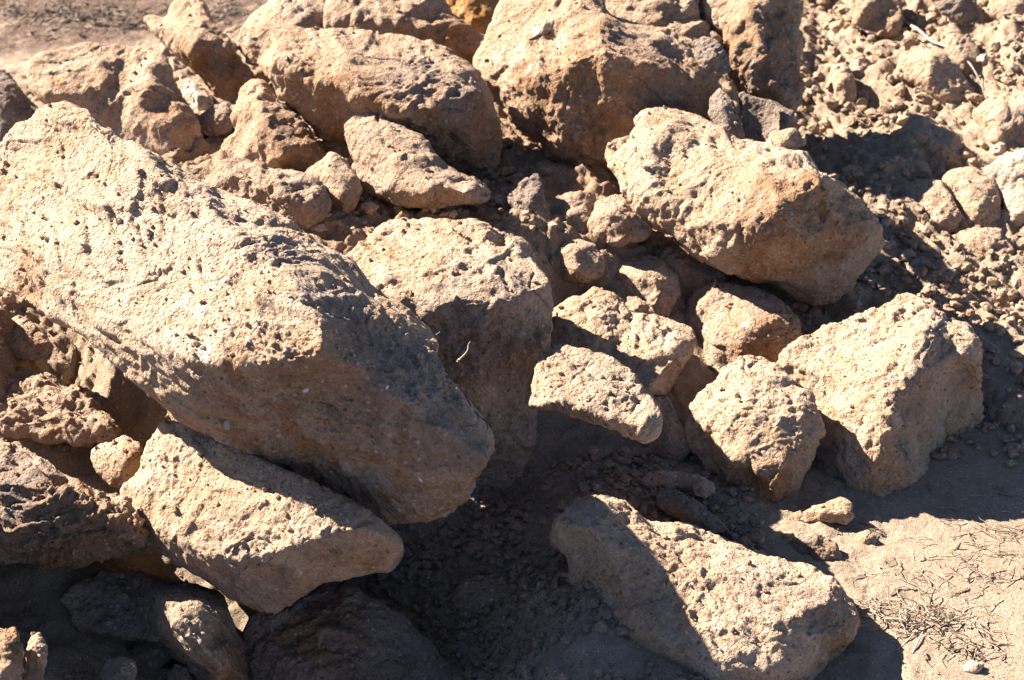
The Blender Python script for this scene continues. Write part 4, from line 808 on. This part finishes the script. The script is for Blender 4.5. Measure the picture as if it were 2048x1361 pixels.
def brush(name, label, cat, cx, cy, n, spread, ln, mat, seed, rad=.0009, lift=.02, group=None, ang=None, kind=None):
    rg2 = np.random.RandomState(seed); V, F = [], []; n = int(n * (.6 if n > 115 else .42)); ln *= .8; rad *= 1.15
    base = drop(cx, cy)
    for _ in range(n):
        a = rg2.normal(0, 1, 2) * spread * np.array([1.0, .55]); p = np.array([base[0] + a[0], base[1] + a[1]])
        th = rg2.uniform(0, 6.28) if ang is None else ang + rg2.normal(0, .5); l = ln * rg2.uniform(.35, 1.2)
        q = p + np.array([math.cos(th), math.sin(th)]) * l
        h0 = rg2.uniform(0, lift) * math.exp(-(a[0] ** 2 + a[1] ** 2) / (spread ** 2 * 2)); h1 = rg2.uniform(0, lift)
        P0 = [p[0], p[1], surf(p[0], p[1]) + h0 + .0005]; P1 = [q[0], q[1], surf(q[0], q[1]) + h1 + .0005]
        m_ = 5; pts = curve_pts(P0, P1, .12, m_, rg2); r = rad * rg2.uniform(.5, 1.5)
        for z in pts: z[2] = max(z[2], float(surf(z[0], z[1])) + .0006)
        v, f = tube(pts, np.linspace(r, r * .45, m_), 4); k = len(V); V += [(a1 - base[0], b1 - base[1], c1 - base[2]) for a1, b1, c1 in v]; F += [tuple(i + k for i in g) for g in f]
    me = mesh_from(name, V, F, M[mat]); o = link(name, me, tuple(base)); tagit(o, label, cat, group, kind or (None if 65 < n < 100 else 'stuff')); return o
brush('dead_scrub', 'densest tangle of dead twigs on the sand right of the low boulder', 'dry plant', 1835, 1250, 120, .05, .06, 'twig', 1, .0010, .02)
brush('dead_scrub', 'bleached straw strands matted in the densest tangle on the sand', 'dry plant', 1815, 1240, 120, .06, .065, 'straw', 2, .0009, .018)
brush('dead_scrub', 'brown dead sprigs trailing towards the bottom edge below the densest tangle', 'dry plant', 1930, 1310, 90, .03, .045, 'twig', 3, .0010, .014)
brush('dead_scrub', 'thin dead runners along the sand at the right edge, upper patch', 'dry plant', 1990, 1070, 110, .055, .05, 'twig', 4, .0008, .010)
brush('dead_scrub', 'dead runners on the sand at the right edge, middle patch', 'dry plant', 1985, 1155, 110, .06, .055, 'twig', 5, .0008, .010)
brush('dead_scrub', 'sparse dry stalks lying between the runners and the densest tangle', 'dry plant', 1870, 1150, 55, .06, .07, 'straw', 6, .0007, .008)
brush('dead_scrub', 'twiggy litter along the shadow edge below the bright faceted boulder', 'dry plant', 1900, 985, 55, .06, .05, 'twig', 7, .0009, .012)
brush('dead_scrub', 'reddish litter beside the fist-sized brown stone', 'dry plant', 1720, 1055, 35, .025, .03, 'twig', 8, .0009, .006)
brush('dead_scrub', 'fibrous dry roots lying on the slope below the big tilted rock', 'dry plant', 1800, 560, 40, .06, .05, 'straw', 9, .0009, .012)
for q_, (a_, b_, n_, sp_, l_) in enumerate([(2000,1010,26,.05,'wisps of dead stalk at the right edge just outside the shadow'),(1760,1140,16,.04,'few crossed stalks on bare sand above the densest tangle'),(1990,1230,30,.05,'thin litter of stalks right of the densest tangle'),(1720,1210,26,.03,'stalks lying against the blunt end of the low boulder'),(1950,1100,30,.05,'small greyish mat of dead leaves between the runners')]):
    brush('dead_scrub', l_, 'dry plant', a_, b_, n_, sp_, .05, ('straw', 'twig')[q_ % 2], 30 + q_, .0008, .006)
for q_, (a_, b_, l_) in enumerate([(90,25,'low dead brush on the far flat ground, at the left'),(240,50,'low dead brush on the far flat ground beside the slanted slab'),(440,30,'low dead brush on the far flat ground behind the slanted slab')]):
    brush('dead_scrub', l_, 'dry plant', a_, b_, 260, .16, .08, ('twig', 'dark_twig')[q_ % 2], 40 + q_, .002, .03)
def strand(name, label, cat, pts, rad, mat, group=None, wob=.0, end=.4):
    base = np.array(pts[0]); n = len(pts)
    # smooth the polyline
    out = []
    for k in range(n - 1):
        p0, p1, p2, p3 = [np.array(pts[min(max(k + d, 0), n - 1)]) for d in (-1, 0, 1, 2)]
        for t in np.linspace(0, 1, 6, endpoint=False):
            out.append(.5 * ((2 * p1) + (-p0 + p2) * t + (2 * p0 - 5 * p1 + 4 * p2 - p3) * t * t + (-p0 + 3 * p1 - 3 * p2 + p3) * t ** 3))
    out.append(np.array(pts[-1]))
    out = [q - base for q in out]
    V, F = tube(out, np.linspace(rad, rad * end, len(out)), 6)
    o = link(name, mesh_from(name, V, F, M[mat]), tuple(base)); return tagit(o, label, cat, group)
# root fibre standing out from the tall block's dark face
strand('rootlet', 'pale wriggly rootlet sticking out of the dark face of the tall block', 'root', [unproj(a, b, d) for a, b, d in ((915,722,3.62),(925,714,3.60),(935,702,3.59),(937,690,3.59),(941,683,3.58))], .0021, 'straw')
strand('rootlet', 'dark rootlet hanging down the right end of the largest boulder, outer one', 'root', [unproj(a, b, d) for a, b, d in ((930,790,3.36),(950,825,3.34),(975,850,3.33),(965,890,3.33),(962,930,3.34),(950,965,3.36))], .0013, 'dark_twig')
strand('rootlet', 'dark rootlet hanging down the right end of the largest boulder, inner one', 'root', [unproj(a, b, d) for a, b, d in ((905,800,3.33),(935,830,3.32),(940,870,3.31),(936,930,3.31),(930,975,3.33))], .0012, 'dark_twig')
strand('rootlet', 'short fine pale fibre on the right edge of the largest boulder', 'root', [unproj(a, b, d) for a, b, d in ((864,676,3.45),(872,670,3.44),(880,664,3.44))], .0008, 'straw')
strand('rootlet', 'curled hair-thin fibre on the top ridge of the largest boulder', 'root', [unproj(a, b, d) for a, b, d in ((316,258,3.67),(322,285,3.66),(330,290,3.66),(337,305,3.65),(333,312,3.65))], .0006, 'twig')
# the weathered stick across the upper right slope
stk = [(1755,-18,.012),(1772,2,.012),(1795,22,.014),(1812,40,.010),(1835,56,.014),(1862,84,.020),(1885,100,.030),(1905,118,.034),(1938,141,.034),(1966,172,.012)]
sp = []
for a, b, h in stk:
    p = drop(a, b + 14); sp.append(p + np.array([0, 0, h]))
strand('weathered_stick', 'pale weathered stick lying down the upper right slope', 'stick', sp, .006, 'wood', end=.35)
bp_ = [drop(a, b) + np.array([0, 0, .012]) for a, b in ((1785,478),(1810,482),(1830,497),(1845,515))]
strand('twig', 'dark bent twig over the yellowish round stone at the right', 'twig', bp_, .0022, 'dark_twig')
p_ = drop(1925, 530); strand('twig', 'little upright broken twig in the right rubble', 'twig', [p_, p_ + np.array([.004, 0, .02]), p_ + np.array([-.004, 0, .038])], .0022, 'straw')
p_ = drop(1912, 1102); strand('twig', 'short dark stub of twig standing on the sand', 'twig', [p_, p_ + np.array([.010, .01, .012])], .003, 'dark_twig')
p_ = drop(1860, 1210); strand('twig', 'dark forked twig at the top of the densest tangle', 'twig', [p_, p_ + np.array([.002, .0, .02]), p_ + np.array([.006, .0, .034])], .0016, 'dark_twig')
for q, (a, b, c, d) in enumerate([(1795,1305,1850,1255),(1825,1310,1845,1270),(1880,1255,1945,1230),(1745,1150,1800,1135),(1720,1220,1770,1240)]):
    p0, p1 = drop(a, b), drop(c, d)
    strand('twig', ['bleached stick end under the densest tangle, leftmost', 'second bleached stick end under the densest tangle', 'stick reaching right out of the densest tangle', 'single thin twig lying on bare sand above the densest tangle', 'twig between the low boulder and the densest tangle'][q], 'twig',
           [p0 + [0, 0, .003], (p0 + p1) / 2 + [0, 0, .007], p1 + [0, 0, .006]], .0019, 'straw' if q < 3 else 'twig')

# ------------------------------------------------------------------ shells set in the largest boulder: parts of it
bpy.context.view_layer.update()
def on_rock(o, px, py):
    dg = bpy.context.evaluated_depsgraph_get()
    r = Vector(ray(px, py)).normalized(); org = Vector(CP) - o.location
    ok, loc, nor, idx = o.ray_cast(org, r, distance=20, depsgraph=dg)
    return (loc, nor) if ok else (None, None)
def shell_mesh(mat, seed):
    V, F = [], []; nr_, ns = 7, 16; rg2 = np.random.RandomState(seed)
    for i in range(nr_ + 1):
        t = i / nr_
        for s in range(ns):
            a = 2 * math.pi * s / ns; rr = t * (1 + .05 * math.cos(9 * a) * t)
            V.append((rr * math.cos(a) * 1.0, rr * math.sin(a) * .72, .34 * (1 - t * t) + .012 * math.cos(14 * a) * t))
    for i in range(nr_):
        for s in range(ns):
            s2 = (s + 1) % ns; F.append((i * ns + s, (i + 1) * ns + s, (i + 1) * ns + s2, i * ns + s2))
    k = len(V); V += [(v[0] * .93, v[1] * .93, v[2] * .7 - .06) for v in V[:]]
    F += [tuple(x_ + k for x_ in f[::-1]) for f in F[:]]
    for s in range(ns):
        s2 = (s + 1) % ns; e = nr_ * ns; F.append((e + s, e + s + k, e + s2 + k, e + s2))
    return mesh_from('shell', V, F, M[mat])
shm = [shell_mesh('shell', 1), shell_mesh('greyshell', 2)]
SH = [s_ for s_ in [(611,780,9,0),(775,775,6,0),(385,745,5,0),(585,600,10,1),(605,590,8,1),(490,510,8,1),(265,487,9,1),(245,500,8,0),(200,485,6,0),(500,680,15,1),(520,640,6,0),(455,850,14,1),(620,830,12,1),(400,700,5,0),(560,870,11,1),(680,860,9,0),(720,930,10,1),(840,960,9,0),(700,770,8,1),(560,470,6,0),(345,400,6,0),(300,340,5,1),(450,560,7,0),(780,870,9,1)] if s_[0] not in (620, 700, 720, 680)]
for k, (a, b, r0, mi) in enumerate(SH):
    loc, nor = on_rock(main, a, b)
    if loc is None: continue
    s = bpy.data.objects.new('shell', shm[mi]); COL.objects.link(s); s.parent = main
    rr = r0 * 2.7 / FPX; s.scale = (rr, rr, rr * .8); s.location = loc - nor * rr * .05
    q = nor.to_track_quat('Z', 'Y'); s.rotation_euler = (q @ Matrix.Rotation(rg.uniform(0, 6.28), 3, 'Z').to_quaternion()).to_euler()
for o in COL.objects:
    if '_D' in o: del o['_D']
print(REPORT[:4], sum(r[2] for r in REPORT))
